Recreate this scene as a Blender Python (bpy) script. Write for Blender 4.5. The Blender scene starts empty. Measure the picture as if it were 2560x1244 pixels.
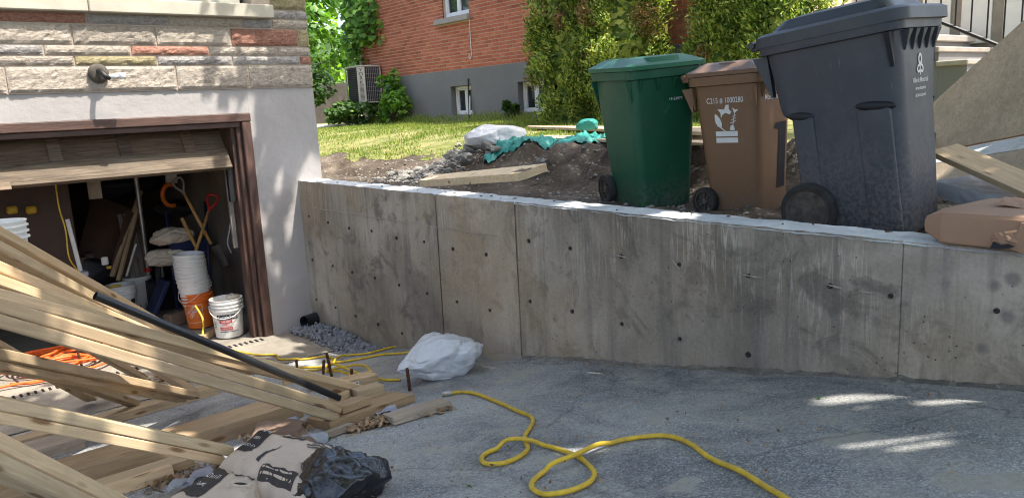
import bpy, bmesh, math, random
import numpy as np
from mathutils import Vector, Matrix, noise
random.seed(7); RNG = np.random.default_rng(11)
scene = bpy.context.scene
COL = scene.collection
R = math.radians

# ------------------------------------------------------------------ camera
cam_d = bpy.data.cameras.new('camera')
cam = bpy.data.objects.new('camera', cam_d); COL.objects.link(cam)
scene.camera = cam
cam_d.sensor_width = 36.0; cam_d.lens = 36.0 * 1920.0 / 2560.0
cam_d.clip_start = 0.05; cam_d.clip_end = 2000
YAW, PITCH, ROLL = R(39.27), R(10.53), R(2.78)
F = Vector((math.sin(YAW)*math.cos(PITCH), math.cos(YAW)*math.cos(PITCH), -math.sin(PITCH)))
rt = Vector((math.cos(YAW), -math.sin(YAW), 0)); dn = F.cross(rt)
r2 = rt*math.cos(ROLL) + dn*math.sin(ROLL); d2 = -rt*math.sin(ROLL) + dn*math.cos(ROLL)
M = Matrix((r2, -d2, -F)).transposed().to_4x4(); M.translation = (0, 0, 2.14)
cam.matrix_world = M

# ------------------------------------------------------------------ sky, sun, exposure
SUN = Vector((.55, -1.0, 2.35)).normalized()          # towards the sun
w = bpy.data.worlds.new('World'); scene.world = w; w.use_nodes = True
nt = w.node_tree; bg = nt.nodes['Background']
sky = nt.nodes.new('ShaderNodeTexSky'); sky.sky_type = 'NISHITA'; sky.sun_disc = False
sky.sun_elevation = math.asin(SUN.z); sky.sun_rotation = math.atan2(SUN.x, SUN.y)
sky.air_density = 1.0; sky.dust_density = 4.0; sky.ozone_density = 0.4
nt.links.new(sky.outputs[0], bg.inputs[0]); bg.inputs[1].default_value = 0.15
sd = bpy.data.lights.new('sun', 'SUN'); sd.energy = 2.8; sd.angle = R(0.53); sd.color = (1, .95, .86)
so = bpy.data.objects.new('sun', sd); COL.objects.link(so)
so.rotation_euler = SUN.to_track_quat('Z', 'Y').to_euler()
scene.view_settings.view_transform = 'Standard'; scene.view_settings.look = 'None'
scene.view_settings.gamma = 1.0; scene.view_settings.use_curve_mapping = False
scene.view_settings.exposure = 1.86
scene.cycles.max_bounces = 8; scene.cycles.diffuse_bounces = 4; scene.cycles.transparent_max_bounces = 8
scene.cycles.use_denoising = True; scene.cycles.filter_width = 1.1

# ------------------------------------------------------------------ materials
def newmat(name):
    m = bpy.data.materials.new(name); m.use_nodes = True
    n = m.node_tree.nodes; l = m.node_tree.links
    return m, n, l, n['Principled BSDF']
def ramp(n, stops, interp='LINEAR'):
    r = n.new('ShaderNodeValToRGB'); e = r.color_ramp.elements; r.color_ramp.interpolation = interp
    while len(e) < len(stops): e.new(0.5)
    for i, (p, c) in enumerate(stops):
        e[i].position = p; e[i].color = (c[0], c[1], c[2], 1) if not isinstance(c, (int, float)) else (c, c, c, 1)
    return r
def coords(n, l, scale=(1, 1, 1), kind='Object'):
    t = n.new('ShaderNodeTexCoord'); mp = n.new('ShaderNodeMapping'); mp.inputs['Scale'].default_value = scale
    l.new(t.outputs[kind], mp.inputs[0]); return mp.outputs[0]
def noise_n(n, l, vec, scale, detail=6, rough=.55, dist=0.0):
    t = n.new('ShaderNodeTexNoise'); t.inputs['Scale'].default_value = scale; t.inputs['Detail'].default_value = detail
    t.inputs['Roughness'].default_value = rough; t.inputs['Distortion'].default_value = dist
    l.new(vec, t.inputs['Vector']); return t.outputs['Fac']
def voro(n, l, vec, scale, feature='F1', out='Distance', rnd=1.0):
    t = n.new('ShaderNodeTexVoronoi'); t.feature = feature; t.inputs['Scale'].default_value = scale
    t.inputs['Randomness'].default_value = rnd
    l.new(vec, t.inputs['Vector']); return t.outputs[out]
def mix(n, l, a, b, fac, mode='MIX'):
    m = n.new('ShaderNodeMix'); m.data_type = 'RGBA'; m.blend_type = mode; m.clamp_factor = True
    for sock, v in ((m.inputs[6], a), (m.inputs[7], b), (m.inputs[0], fac)):
        if hasattr(v, 'links') or isinstance(v, bpy.types.NodeSocket): l.new(v, sock)
        elif isinstance(v, (int, float)): sock.default_value = v
        else: sock.default_value = (v[0], v[1], v[2], 1)
    return m.outputs[2]
def math_n(n, l, op, a, b=0.0, clamp=False):
    m = n.new('ShaderNodeMath'); m.operation = op; m.use_clamp = clamp
    for i, v in enumerate((a, b)):
        if isinstance(v, bpy.types.NodeSocket): l.new(v, m.inputs[i])
        else: m.inputs[i].default_value = v
    return m.outputs[0]
def bump(n, l, p, h, strength, dist=0.01, prev=None):
    b = n.new('ShaderNodeBump'); b.inputs['Strength'].default_value = strength; b.inputs['Distance'].default_value = dist
    l.new(h, b.inputs['Height'])
    if prev is not None: l.new(prev, b.inputs['Normal'])
    l.new(b.outputs[0], p.inputs['Normal']); return b.outputs[0]
def rnd_n(n): return n.new('ShaderNodeObjectInfo').outputs['Random']

def pm(name, c1, c2=None, scale=6, rough=.7, bmp=0.0, bscale=40, bdist=.005, metal=0.0, spec=.4, stretch=(1, 1, 1), jitter=0.0, coat=0.0):
    m, n, l, p = newmat(name)
    c2 = c2 or tuple(x*.75 for x in c1)
    v = coords(n, l, stretch)
    f = noise_n(n, l, v, scale, 7, .6)
    r = ramp(n, [(.3, c2), (.68, c1)]); l.new(f, r.inputs[0]); c = r.outputs[0]
    if jitter:
        k = math_n(n, l, 'MULTIPLY_ADD', rnd_n(n), jitter*2)
        k.node.inputs[2].default_value = 1 - jitter
        c = mix(n, l, c, k, 1.0, 'MULTIPLY')
    l.new(c, p.inputs['Base Color'])
    p.inputs['Roughness'].default_value = rough; p.inputs['Metallic'].default_value = metal
    p.inputs['Specular IOR Level'].default_value = spec; p.inputs['Coat Weight'].default_value = coat
    if bmp: bump(n, l, p, noise_n(n, l, v, bscale, 5, .6), bmp, bdist)
    return m

def wood_mat(name, light, dark, knots=True, dirt=.25, rough=.75, green=0.0):
    m, n, l, p = newmat(name)
    oi = n.new('ShaderNodeObjectInfo'); t = n.new('ShaderNodeTexCoord')
    ofs = n.new('ShaderNodeVectorMath'); ofs.operation = 'SCALE'; ofs.inputs[0].default_value = (13, 7, 5)
    l.new(oi.outputs['Random'], ofs.inputs['Scale'])
    add = n.new('ShaderNodeVectorMath'); l.new(t.outputs['Object'], add.inputs[0]); l.new(ofs.outputs[0], add.inputs[1])
    mp = n.new('ShaderNodeMapping'); mp.inputs['Scale'].default_value = (1.1, 16, 16); l.new(add.outputs[0], mp.inputs[0])
    grain = noise_n(n, l, mp.outputs[0], 2.2, 8, .62, 1.2)
    mp2 = n.new('ShaderNodeMapping'); mp2.inputs['Scale'].default_value = (3, 60, 60); l.new(add.outputs[0], mp2.inputs[0])
    fine = noise_n(n, l, mp2.outputs[0], 3, 4, .6)
    r = ramp(n, [(.32, dark), (.5, tuple((a+b)/2 for a, b in zip(light, dark))), (.66, light)]); l.new(grain, r.inputs[0])
    c = mix(n, l, r.outputs[0], fine, .22, 'SOFT_LIGHT')
    blot = noise_n(n, l, add.outputs[0], 2.3, 5, .6)
    br = ramp(n, [(.48, 0.0), (.75, dirt)]); l.new(blot, br.inputs[0])
    c = mix(n, l, c, (.20, .17, .14), br.outputs[0])
    if green:
        gb = noise_n(n, l, add.outputs[0], 1.1, 3, .5); gr = ramp(n, [(.45, 0.0), (.65, green)]); l.new(gb, gr.inputs[0])
        c = mix(n, l, c, (.36, .37, .22), gr.outputs[0])
    if knots:
        mp3 = n.new('ShaderNodeMapping'); mp3.inputs['Scale'].default_value = (3.2, 12, 12); l.new(add.outputs[0], mp3.inputs[0])
        k = voro(n, l, mp3.outputs[0], 1.0); kr = ramp(n, [(.10, .85), (.19, 0.0)]); l.new(k, kr.inputs[0])
        c = mix(n, l, c, (.16, .085, .035), kr.outputs[0])
    k = math_n(n, l, 'MULTIPLY_ADD', oi.outputs['Random'], .5); k.node.inputs[2].default_value = .74
    c = mix(n, l, c, k, 1.0, 'MULTIPLY')
    wn2 = n.new('ShaderNodeTexWhiteNoise'); wn2.noise_dimensions = '1D'; l.new(oi.outputs['Random'], wn2.inputs['W'])
    c = mix(n, l, c, mix(n, l, (1.0, .88, .74), (1.0, .97, .92), wn2.outputs['Value']), 1.0, 'MULTIPLY')
    l.new(c, p.inputs['Base Color']); p.inputs['Roughness'].default_value = rough; p.inputs['Specular IOR Level'].default_value = .25
    bump(n, l, p, grain, .25, .003)
    return m

def leaf_mat(name, cols, trans=.45, rough=.5, scale=.9):
    m, n, l, p = newmat(name)
    v = coords(n, l); g = n.new('ShaderNodeNewGeometry')
    a = math_n(n, l, 'MULTIPLY', g.outputs['Random Per Island'], .65)
    b = math_n(n, l, 'MULTIPLY', noise_n(n, l, v, scale, 4), .5)
    s = math_n(n, l, 'ADD', a, b)
    r = ramp(n, [(.15 + .75*i/(len(cols)-1), c) for i, c in enumerate(cols)]); l.new(s, r.inputs[0])
    l.new(r.outputs[0], p.inputs['Base Color']); p.inputs['Roughness'].default_value = rough
    p.inputs['Specular IOR Level'].default_value = .35
    tr = n.new('ShaderNodeBsdfTranslucent'); l.new(mix(n, l, r.outputs[0], (1.3, 1.35, .5), 1.0, 'MULTIPLY'), tr.inputs[0])
    ms = n.new('ShaderNodeMixShader'); ms.inputs[0].default_value = trans
    l.new(p.outputs[0], ms.inputs[1]); l.new(tr.outputs[0], ms.inputs[2])
    l.new(ms.outputs[0], n['Material Output'].inputs[0])
    return m

def concrete_wall_mat():
    m, n, l, p = newmat('poured_concrete')
    v = coords(n, l); vs = coords(n, l, (1, 5.5, .5)); vd = coords(n, l, (1, 16, 1.1))
    big = noise_n(n, l, v, 1.1, 6, .6, .4)
    r = ramp(n, [(.32, (.165, .138, .105)), (.5, (.27, .235, .185)), (.68, (.40, .355, .29))]); l.new(big, r.inputs[0]); c = r.outputs[0]
    st = noise_n(n, l, vs, 1.5, 6, .62); sr = ramp(n, [(.50, 0.0), (.66, .62)]); l.new(st, sr.inputs[0])
    c = mix(n, l, c, (.13, .12, .108), sr.outputs[0])
    # pale lime drips from the top, shape of their own
    sep = n.new('ShaderNodeSeparateXYZ'); l.new(v, sep.inputs[0])
    dr = noise_n(n, l, vd, 2.2, 3, .55, .5); drr = ramp(n, [(.53, 0.0), (.575, 1.0), (.64, 0.1)]); l.new(dr, drr.inputs[0])
    hm = n.new('ShaderNodeMapRange'); hm.inputs[1].default_value = .75; hm.inputs[2].default_value = 1.5; l.new(sep.outputs[2], hm.inputs[0])
    bl = noise_n(n, l, v, 1.7, 3); blr = ramp(n, [(.38, 0.0), (.55, .95)]); l.new(bl, blr.inputs[0])
    df = math_n(n, l, 'MULTIPLY', math_n(n, l, 'MULTIPLY', drr.outputs[0], hm.outputs[0]), blr.outputs[0])
    c = mix(n, l, c, (.46, .41, .335), df)
    mo = noise_n(n, l, v, 3.3, 8, .68, .8); mor = ramp(n, [(.51, 0.0), (.62, .75)]); l.new(mo, mor.inputs[0])
    c = mix(n, l, c, (.115, .10, .083), mor.outputs[0])
    # warm stain low down
    wn = noise_n(n, l, v, .8, 4); wr = ramp(n, [(.45, 0.0), (.65, .55)]); l.new(wn, wr.inputs[0])
    c = mix(n, l, c, (.36, .27, .17), wr.outputs[0])
    # round damp spots
    sp = voro(n, l, v, 5.5); spr = ramp(n, [(.10, .6), (.19, 0.0)]); l.new(sp, spr.inputs[0])
    spm = noise_n(n, l, v, 1.3, 2); spmr = ramp(n, [(.52, 0.0), (.6, 1.0)]); l.new(spm, spmr.inputs[0])
    c = mix(n, l, c, (.105, .097, .09), math_n(n, l, 'MULTIPLY', spr.outputs[0], spmr.outputs[0]))
    fine = noise_n(n, l, v, 60, 4, .6); c = mix(n, l, c, fine, .35, 'SOFT_LIGHT')
    # air pits
    pit = voro(n, l, v, 26); pr_ = ramp(n, [(.085, 1.0), (.12, 0.0)]); l.new(pit, pr_.inputs[0])
    pmk = noise_n(n, l, v, 3.1, 3); pmr = ramp(n, [(.45, 0.0), (.55, 1.0)]); l.new(pmk, pmr.inputs[0])
    pf = math_n(n, l, 'MULTIPLY', pr_.outputs[0], pmr.outputs[0])
    c = mix(n, l, c, (.05, .047, .043), pf)
    k = math_n(n, l, 'MULTIPLY_ADD', rnd_n(n), .30); k.node.inputs[2].default_value = .86; c = mix(n, l, c, k, 1.0, 'MULTIPLY')
    l.new(c, p.inputs['Base Color']); p.inputs['Roughness'].default_value = .82; p.inputs['Specular IOR Level'].default_value = .3
    b1 = bump(n, l, p, math_n(n, l, 'SUBTRACT', noise_n(n, l, v, 14, 6, .6), pf), .35, .008)
    bump(n, l, p, math_n(n, l, 'MULTIPLY', dr, hm.outputs[0]), .25, .01, b1)
    return m

def asphalt_mat():
    m, n, l, p = newmat('worn_asphalt')
    v = coords(n, l)
    a = voro(n, l, v, 170, 'F1', 'Color'); sa = n.new('ShaderNodeSeparateColor'); l.new(a, sa.inputs[0])
    r = ramp(n, [(0, (.135, .141, .148)), (.45, (.215, .222, .23)), (.8, (.29, .295, .30)), (1, (.46, .46, .44))]); l.new(sa.outputs[0], r.inputs[0])
    c = r.outputs[0]
    big = noise_n(n, l, v, .9, 7, .66); br = ramp(n, [(.36, .62), (.5, 1.02), (.62, 1.45)]); l.new(big, br.inputs[0])
    c = mix(n, l, c, br.outputs[0], 1.0, 'MULTIPLY')
    vd = coords(n, l, (1, .55, 1)); d = noise_n(n, l, vd, 2.1, 8, .70, .5); dr = ramp(n, [(.42, 0.0), (.53, .6), (.63, .98)]); l.new(d, dr.inputs[0])
    dg = noise_n(n, l, v, 55, 4, .7); dgr = ramp(n, [(.38, .25), (.6, 1.0)]); l.new(dg, dgr.inputs[0])
    c = mix(n, l, c, (.42, .405, .37), math_n(n, l, 'MULTIPLY', dr.outputs[0], dgr.outputs[0]))
    pt = noise_n(n, l, v, 3.6, 2, .5); ptr = ramp(n, [(.62, 0.0), (.66, .75)]); l.new(pt, ptr.inputs[0])
    c = mix(n, l, c, (.36, .345, .29), ptr.outputs[0])
    ol = noise_n(n, l, v, 1.6, 6, .7, 1.0); olr = ramp(n, [(.60, 0.0), (.70, .45)]); l.new(ol, olr.inputs[0]); c = mix(n, l, c, (.06, .058, .055), olr.outputs[0])
    wv = n.new('ShaderNodeVectorMath'); wn_ = n.new('ShaderNodeTexNoise'); wn_.inputs['Scale'].default_value = 2.5; wn_.inputs['Detail'].default_value = 6; l.new(v, wn_.inputs['Vector'])
    sc_ = n.new('ShaderNodeVectorMath'); sc_.operation = 'SCALE'; sc_.inputs['Scale'].default_value = .5; l.new(wn_.outputs['Color'], sc_.inputs[0]); l.new(v, wv.inputs[0]); l.new(sc_.outputs[0], wv.inputs[1])
    ck = voro(n, l, wv.outputs[0], .55, 'DISTANCE_TO_EDGE'); ckr = ramp(n, [(.0, .4), (.006, 0.0)]); l.new(ck, ckr.inputs[0]); c = mix(n, l, c, (.035, .035, .036), ckr.outputs[0])
    crk = noise_n(n, l, v, 40, 5, .65); c = mix(n, l, c, crk, .4, 'SOFT_LIGHT')
    l.new(c, p.inputs['Base Color']); p.inputs['Roughness'].default_value = .82; p.inputs['Specular IOR Level'].default_value = .35
    h = math_n(n, l, 'SUBTRACT', noise_n(n, l, v, 90, 4, .6), voro(n, l, v, 150))
    b1 = bump(n, l, p, h, .8, .006)
    bump(n, l, p, noise_n(n, l, v, 6, 4), .25, .02, b1)
    return m

def dirt_mat(name='bare_earth', base=((.05, .039, .03), (.092, .073, .056), (.165, .138, .108))):
    m, n, l, p = newmat(name)
    v = coords(n, l); f = noise_n(n, l, v, 2.4, 9, .68)
    r = ramp(n, [(.34, base[0]), (.5, base[1]), (.66, base[2])]); l.new(f, r.inputs[0]); c = r.outputs[0]
    s = voro(n, l, v, 42, 'F1', 'Color'); ss = n.new('ShaderNodeSeparateColor'); l.new(s, ss.inputs[0])
    sr = ramp(n, [(.95, 0.0), (.965, .5)]); l.new(ss.outputs[1], sr.inputs[0])
    c = mix(n, l, c, (.33, .30, .26), sr.outputs[0])
    l.new(c, p.inputs['Base Color']); p.inputs['Roughness'].default_value = .95; p.inputs['Specular IOR Level'].default_value = .15
    b1 = bump(n, l, p, noise_n(n, l, v, 18, 8, .7), .9, .03)
    bump(n, l, p, voro(n, l, v, 42), .5, .01, b1)
    return m

def stone_mat(name, cols, rough=.85):
    m, n, l, p = newmat(name)
    v = coords(n, l); vs = coords(n, l, (1, 1, 1.6))
    f = noise_n(n, l, vs, 30, 9, .75, .6)
    r = ramp(n, [(.33, tuple(x*.78 for x in cols[0])), (.48, cols[1]), (.62, cols[2])]); l.new(f, r.inputs[0])
    k = math_n(n, l, 'MULTIPLY_ADD', rnd_n(n), .3); k.node.inputs[2].default_value = .85
    c = mix(n, l, r.outputs[0], k, 1.0, 'MULTIPLY')
    l.new(c, p.inputs['Base Color']); p.inputs['Roughness'].default_value = rough; p.inputs['Specular IOR Level'].default_value = .25
    h = noise_n(n, l, vs, 42, 9, .74, .8)
    b1 = bump(n, l, p, h, 1.0, .03)
    bump(n, l, p, noise_n(n, l, vs, 15, 3, .5, .5), .5, .02, b1)
    return m

def plastic_mat(name, c, rough=.45, wear=.25, wearcol=(.3, .28, .25), dirt_h=0.0):
    m, n, l, p = newmat(name)
    v = coords(n, l); f = noise_n(n, l, v, 3, 7, .7)
    fr = ramp(n, [(.5, 0.0), (.8, wear)]); l.new(f, fr.inputs[0]); col = mix(n, l, c, wearcol, fr.outputs[0])
    vs = coords(n, l, (1, 1, .15)); s = noise_n(n, l, vs, 9, 5, .7); s2 = ramp(n, [(.62, 0.0), (.75, wear*.7)]); l.new(s, s2.inputs[0])
    col = mix(n, l, col, wearcol, s2.outputs[0])
    sc1 = noise_n(n, l, coords(n, l, (14, 14, 1.2)), 6, 3, .6); sc2 = ramp(n, [(.69, 0.0), (.72, .35)]); l.new(sc1, sc2.inputs[0]); col = mix(n, l, col, tuple(min(1, x*1.5) for x in wearcol), sc2.outputs[0])
    if dirt_h:
        sep = n.new('ShaderNodeSeparateXYZ'); l.new(v, sep.inputs[0])
        mr = n.new('ShaderNodeMapRange'); mr.inputs[1].default_value = dirt_h; mr.inputs[2].default_value = 0; l.new(sep.outputs[2], mr.inputs[0])
        sn = noise_n(n, l, v, 45, 3, .7); sr = ramp(n, [(.42, 0.0), (.58, 1.0)]); l.new(sn, sr.inputs[0])
        col = mix(n, l, col, (.16, .14, .12), math_n(n, l, 'MULTIPLY', math_n(n, l, 'MULTIPLY', mr.outputs[0], sr.outputs[0]), .7))
    l.new(col, p.inputs['Base Color'])
    rr = ramp(n, [(.3, rough), (.7, min(1, rough+.25))]); l.new(f, rr.inputs[0]); l.new(rr.outputs[0], p.inputs['Roughness'])
    p.inputs['Specular IOR Level'].default_value = .45
    bump(n, l, p, noise_n(n, l, v, 90, 3), .06, .002)
    return m

def film_mat(name, c, alpha=1.0, rough=.3, trans=.3):
    m, n, l, p = newmat(name)
    p.inputs['Base Color'].default_value = (*c, 1); p.inputs['Roughness'].default_value = rough
    v = coords(n, l); b1 = bump(n, l, p, voro(n, l, coords(n, l, (1, 1.6, 1)), 9, 'DISTANCE_TO_EDGE'), .5, .05); bump(n, l, p, noise_n(n, l, v, 14, 6, .6, 1.5), .35, .02, b1)
    tr = n.new('ShaderNodeBsdfTranslucent'); tr.inputs[0].default_value = (*c, 1)
    ms = n.new('ShaderNodeMixShader'); ms.inputs[0].default_value = trans
    l.new(p.outputs[0], ms.inputs[1]); l.new(tr.outputs[0], ms.inputs[2])
    if alpha < 1:
        tp = n.new('ShaderNodeBsdfTransparent'); m2 = n.new('ShaderNodeMixShader'); m2.inputs[0].default_value = 1-alpha
        l.new(ms.outputs[0], m2.inputs[1]); l.new(tp.outputs[0], m2.inputs[2]); l.new(m2.outputs[0], n['Material Output'].inputs[0])
    else: l.new(ms.outputs[0], n['Material Output'].inputs[0])
    return m

def brick_mat():
    m, n, l, p = newmat('red_brick')
    v = coords(n, l); f = noise_n(n, l, v, 25, 5, .6)
    g = n.new('ShaderNodeNewGeometry')
    s = math_n(n, l, 'ADD', math_n(n, l, 'MULTIPLY', g.outputs['Random Per Island'], .35), math_n(n, l, 'MULTIPLY', rnd_n(n), .35))
    s = math_n(n, l, 'ADD', s, math_n(n, l, 'MULTIPLY', f, .45))
    r = ramp(n, [(.2, (.24, .072, .04)), (.5, (.41, .125, .068)), (.75, (.50, .17, .095)), (.95, (.54, .25, .155))]); l.new(s, r.inputs[0])
    t = n.new('ShaderNodeTexCoord')
    l.new(r.outputs[0], p.inputs['Base Color']); p.inputs['Roughness'].default_value = .9; p.inputs['Specular IOR Level'].default_value = .2
    bump(n, l, p, f, .4, .006)
    return m

MT = {}
MT['wall'] = concrete_wall_mat(); MT['asphalt'] = asphalt_mat(); MT['dirt'] = dirt_mat(); MT['brick'] = brick_mat()
MT['walltop'] = pm('concrete_top', (.62, .63, .63), (.42, .43, .44), 9, .9, .6, 60, .012)
MT['apron'] = pm('dusty_concrete', (.30, .265, .215), (.17, .15, .125), 2.6, .9, .5, 45, .01)
MT['gritdirt'] = dirt_mat('wall_foot_grit', ((.10, .09, .075), (.17, .155, .13), (.27, .25, .215)))
MT['parging'] = pm('painted_parging', (.385, .36, .35), (.315, .295, .285), 1.5, .7, .5, 13, .012)
MT['mortar'] = pm('buff_mortar', (.62, .48, .39), (.50, .38, .30), 14, .95, .5, 70, .006)
MT['rockmortar'] = pm('grey_mortar', (.47, .39, .32), (.37, .30, .25), 14, .95, .5, 70, .006)
MT['st_buff'] = stone_mat('buff_sandstone', ((.34, .285, .235), (.46, .395, .33), (.56, .495, .425)))
MT['st_grey'] = stone_mat('grey_sandstone', ((.22, .20, .20), (.36, .335, .32), (.48, .45, .42)))
MT['st_red'] = stone_mat('red_sandstone', ((.28, .12, .085), (.42, .20, .145), (.50, .29, .22)))
MT['st_yel'] = stone_mat('yellow_sandstone', ((.25, .20, .10), (.38, .32, .18), (.47, .41, .27)))
MT['limestone'] = pm('limestone_sill', (.52, .48, .40), (.40, .365, .30), 3.5, .7, .3, 40, .004)
MT['brownpaint'] = pm('weathered_brown_paint', (.125, .064, .047), (.026, .017, .014), 5, .55, .5, 30, .006, stretch=(3, 3, .6))
MT['headerpaint'] = pm('weathered_brown_header', (.115, .062, .047), (.04, .025, .02), 5, .55, .5, 30, .006, stretch=(.6, 3, 3))
MT['oldwood'] = wood_mat('grey_weathered_wood', (.19, .15, .11), (.055, .041, .032), False, .55)
MT['doorpanel'] = wood_mat('dark_stained_door_wood', (.15, .11, .08), (.045, .033, .026), False, .3)
MT['pine'] = wood_mat('new_pine_lumber', (.70, .555, .385), (.50, .375, .24), True, .4, .75, .25)
MT['pine2'] = wood_mat('used_pine_lumber', (.55, .43, .29), (.36, .27, .175), True, .5, .8, .15)
MT['greywood'] = wood_mat('grey_used_lumber', (.43, .37, .31), (.25, .21, .17), True, .5, .85)
MT['plywood'] = wood_mat('formwork_plywood', (.60, .50, .385), (.42, .345, .26), False, .55, .8)
MT['darkboard'] = pm('dark_brown_hardboard', (.085, .045, .028), (.05, .028, .02), 3, .5, .1)
MT['rust'] = pm('rusty_steel', (.13, .055, .03), (.055, .028, .02), 40, .85, .6, 120, .003, metal=.3)
MT['steel'] = pm('galvanised_steel', (.45, .43, .40), (.28, .26, .24), 12, .4, .1, 50, .002, metal=.8)
MT['corr'] = pm('corrugated_steel', (.34, .30, .26), (.17, .14, .12), 5, .6, .2, 40, .002, metal=.4)
MT['blackplastic'] = pm('black_plastic', (.02, .021, .024), (.012, .012, .013), 8, .3, .1, 60, .002)
MT['rubber'] = pm('dusty_rubber', (.042, .04, .038), (.018, .0175, .017), 16, .85, .5, 60, .005)
MT['hub'] = pm('dark_wheel_plastic', (.105, .085, .07), (.035, .03, .027), 22, .75, .4, 50, .004)
MT['binblack'] = plastic_mat('charcoal_bin_plastic', (.041, .047, .060), .34, .3, (.17, .16, .15), .6)
MT['bingreen'] = plastic_mat('green_bin_plastic', (.010, .085, .044), .32, .2, (.13, .19, .13), .25)
MT['binbrown'] = plastic_mat('brown_bin_plastic', (.19, .105, .055), .36, .3, (.25, .18, .13), .3)
MT['lidbrown'] = plastic_mat('brown_lid_plastic', (.17, .10, .062), .33, .14, (.28, .22, .18))
MT['lidgreen'] = plastic_mat('green_lid_plastic', (.018, .125, .065), .33, .10, (.2, .25, .18))
MT['print'] = pm('white_print', (.72, .72, .70), (.66, .66, .64), 20, .6)
MT['blackprint'] = pm('black_print', (.035, .034, .038), (.025, .025, .027), 20, .6)
MT['redprint'] = pm('red_print', (.55, .03, .035), (.45, .03, .03), 20, .5)
MT['bucket'] = plastic_mat('white_bucket_plastic', (.70, .68, .64), .4, .25, (.45, .40, .33))
MT['bucketorange'] = plastic_mat('orange_bucket_plastic', (.72, .16, .02), .4, .2, (.45, .16, .07))
MT['yellow'] = pm('yellow_hose', (.70, .47, .03), (.42, .27, .03), 22, .5, .3, 70, .002)
MT['orange'] = pm('orange_cord', (.78, .15, .03), (.65, .11, .02), 9, .45)
MT['whitebag'] = film_mat('white_plastic_film', (.76, .77, .79), 1, .3, .28)
MT['blackbag'] = pm('black_garbage_film', (.012, .013, .017), (.008, .008, .01), 6, .17, .5, 11, .03, spec=.6)
MT['wrap'] = film_mat('clear_wrap', (.55, .60, .68), .6, .15, .3)
MT['teal'] = pm('teal_tarp', (.025, .25, .21), (.018, .17, .145), 4, .5, .4, 15, .02)
MT['paper'] = pm('kraft_paper', (.56, .465, .37), (.49, .40, .32), 3, .8, .4, 9, .012)
MT['card'] = pm('brown_cardboard', (.36, .215, .135), (.29, .17, .105), 3, .75, .3, 12, .01)
MT['darkcard'] = pm('worn_cardboard', (.24, .16, .115), (.16, .105, .075), 5, .85, .3, 20, .01)
MT['gravel'] = pm('blue_grey_gravel', (.24, .245, .26), (.11, .112, .125), 16, .9, .3, 60, .006)
MT['rubble'] = pm('broken_concrete', (.31, .295, .265), (.15, .14, .125), 8, .92, .6, 30, .015, jitter=.2)
MT['litter'] = leaf_mat('dead_leaves', ((.10, .055, .03), (.20, .12, .065), (.34, .23, .13), (.42, .28, .17)), .1, .8)
MT['cleaf'] = leaf_mat('cedar_foliage', ((.03, .07, .017), (.10, .175, .032), (.26, .34, .065), (.46, .49, .12)), .35, .6, 2.6)
MT['cbrown'] = leaf_mat('cedar_dry_foliage', ((.12, .07, .03), (.22, .14, .06), (.30, .2, .09)), .2, .8)
MT['mleaf'] = leaf_mat('maple_foliage', ((.045, .11, .018), (.085, .20, .028), (.15, .30, .04), (.24, .40, .07)), .5, .45, .6)
MT['dleaf'] = leaf_mat('shrub_foliage', ((.03, .075, .018), (.06, .13, .03), (.10, .19, .045)), .4, .45, .8)
MT['grass'] = leaf_mat('lawn_grass', ((.06, .13, .018), (.135, .225, .032), (.25, .32, .065), (.37, .38, .13)), .35, .6, .7)
MT['turf'] = dirt_mat('dry_turf', ((.085, .11, .03), (.17, .18, .06), (.29, .25, .12)))
MT['bark'] = pm('tree_bark', (.12, .09, .065), (.055, .042, .032), 12, .95, .9, 18, .03, stretch=(1, 1, .3))
MT['foundation'] = pm('grey_painted_foundation', (.20, .197, .195), (.16, .158, .156), 1.3, .8, .2, 25, .005)
MT['vinyl'] = pm('white_vinyl', (.78, .78, .77), (.70, .70, .69), 5, .4)
MT['stonesill'] = pm('concrete_sill', (.36, .33, .30), (.29, .265, .24), 8, .85, .3, 60, .004)
MT['acgrey'] = pm('beige_metal_cabinet', (.42, .40, .36), (.36, .34, .30), 6, .5)
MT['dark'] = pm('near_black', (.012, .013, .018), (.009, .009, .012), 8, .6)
MT['darkgrille'] = pm('dark_coil', (.028, .03, .055), (.02, .02, .035), 30, .4)
MT['iron'] = pm('black_iron', (.018, .017, .017), (.012, .012, .012), 9, .5, .1, 60, .002)
MT['glass'] = pm('window_glass', (.03, .035, .04), (.02, .025, .03), 3, .06, spec=.8)
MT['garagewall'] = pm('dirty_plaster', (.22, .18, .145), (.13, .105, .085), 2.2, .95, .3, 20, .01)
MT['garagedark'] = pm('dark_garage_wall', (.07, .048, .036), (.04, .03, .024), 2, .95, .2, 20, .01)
MT['sack'] = pm('cream_sack', (.62, .53, .42), (.45, .38, .29), 5, .85, .6, 18, .02)
MT['hardwood'] = wood_mat('ash_handle', (.55, .34, .13), (.40, .22, .08), False, .1, .45)
MT['redplastic'] = pm('red_plastic', (.55, .025, .02), (.42, .02, .018), 9, .4)
MT['blue'] = pm('navy_paint', (.022, .03, .09), (.015, .02, .055), 9, .45)
MT['copper'] = pm('grey_concrete_steps', (.30, .29, .28), (.20, .195, .19), 3, .85, .3, 30, .01)
MT['buffbrick'] = pm('pale_step_stone', (.36, .32, .27), (.26, .23, .20), 5, .85, .3, 40, .006)
MT['patina'] = pm('weathered_fence_wood', (.07, .06, .05), (.035, .03, .026), 5, .9)
MT['lavender'] = pm('pale_wrapper', (.36, .36, .44), (.25, .25, .31), 9, .4)
MT['whitepaint'] = pm('white_enamel', (.75, .74, .70), (.62, .60, .56), 9, .45)
MT['roof'] = pm('dark_shingle', (.06, .055, .05), (.04, .037, .034), 9, .9, .5, 40, .01)

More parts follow.
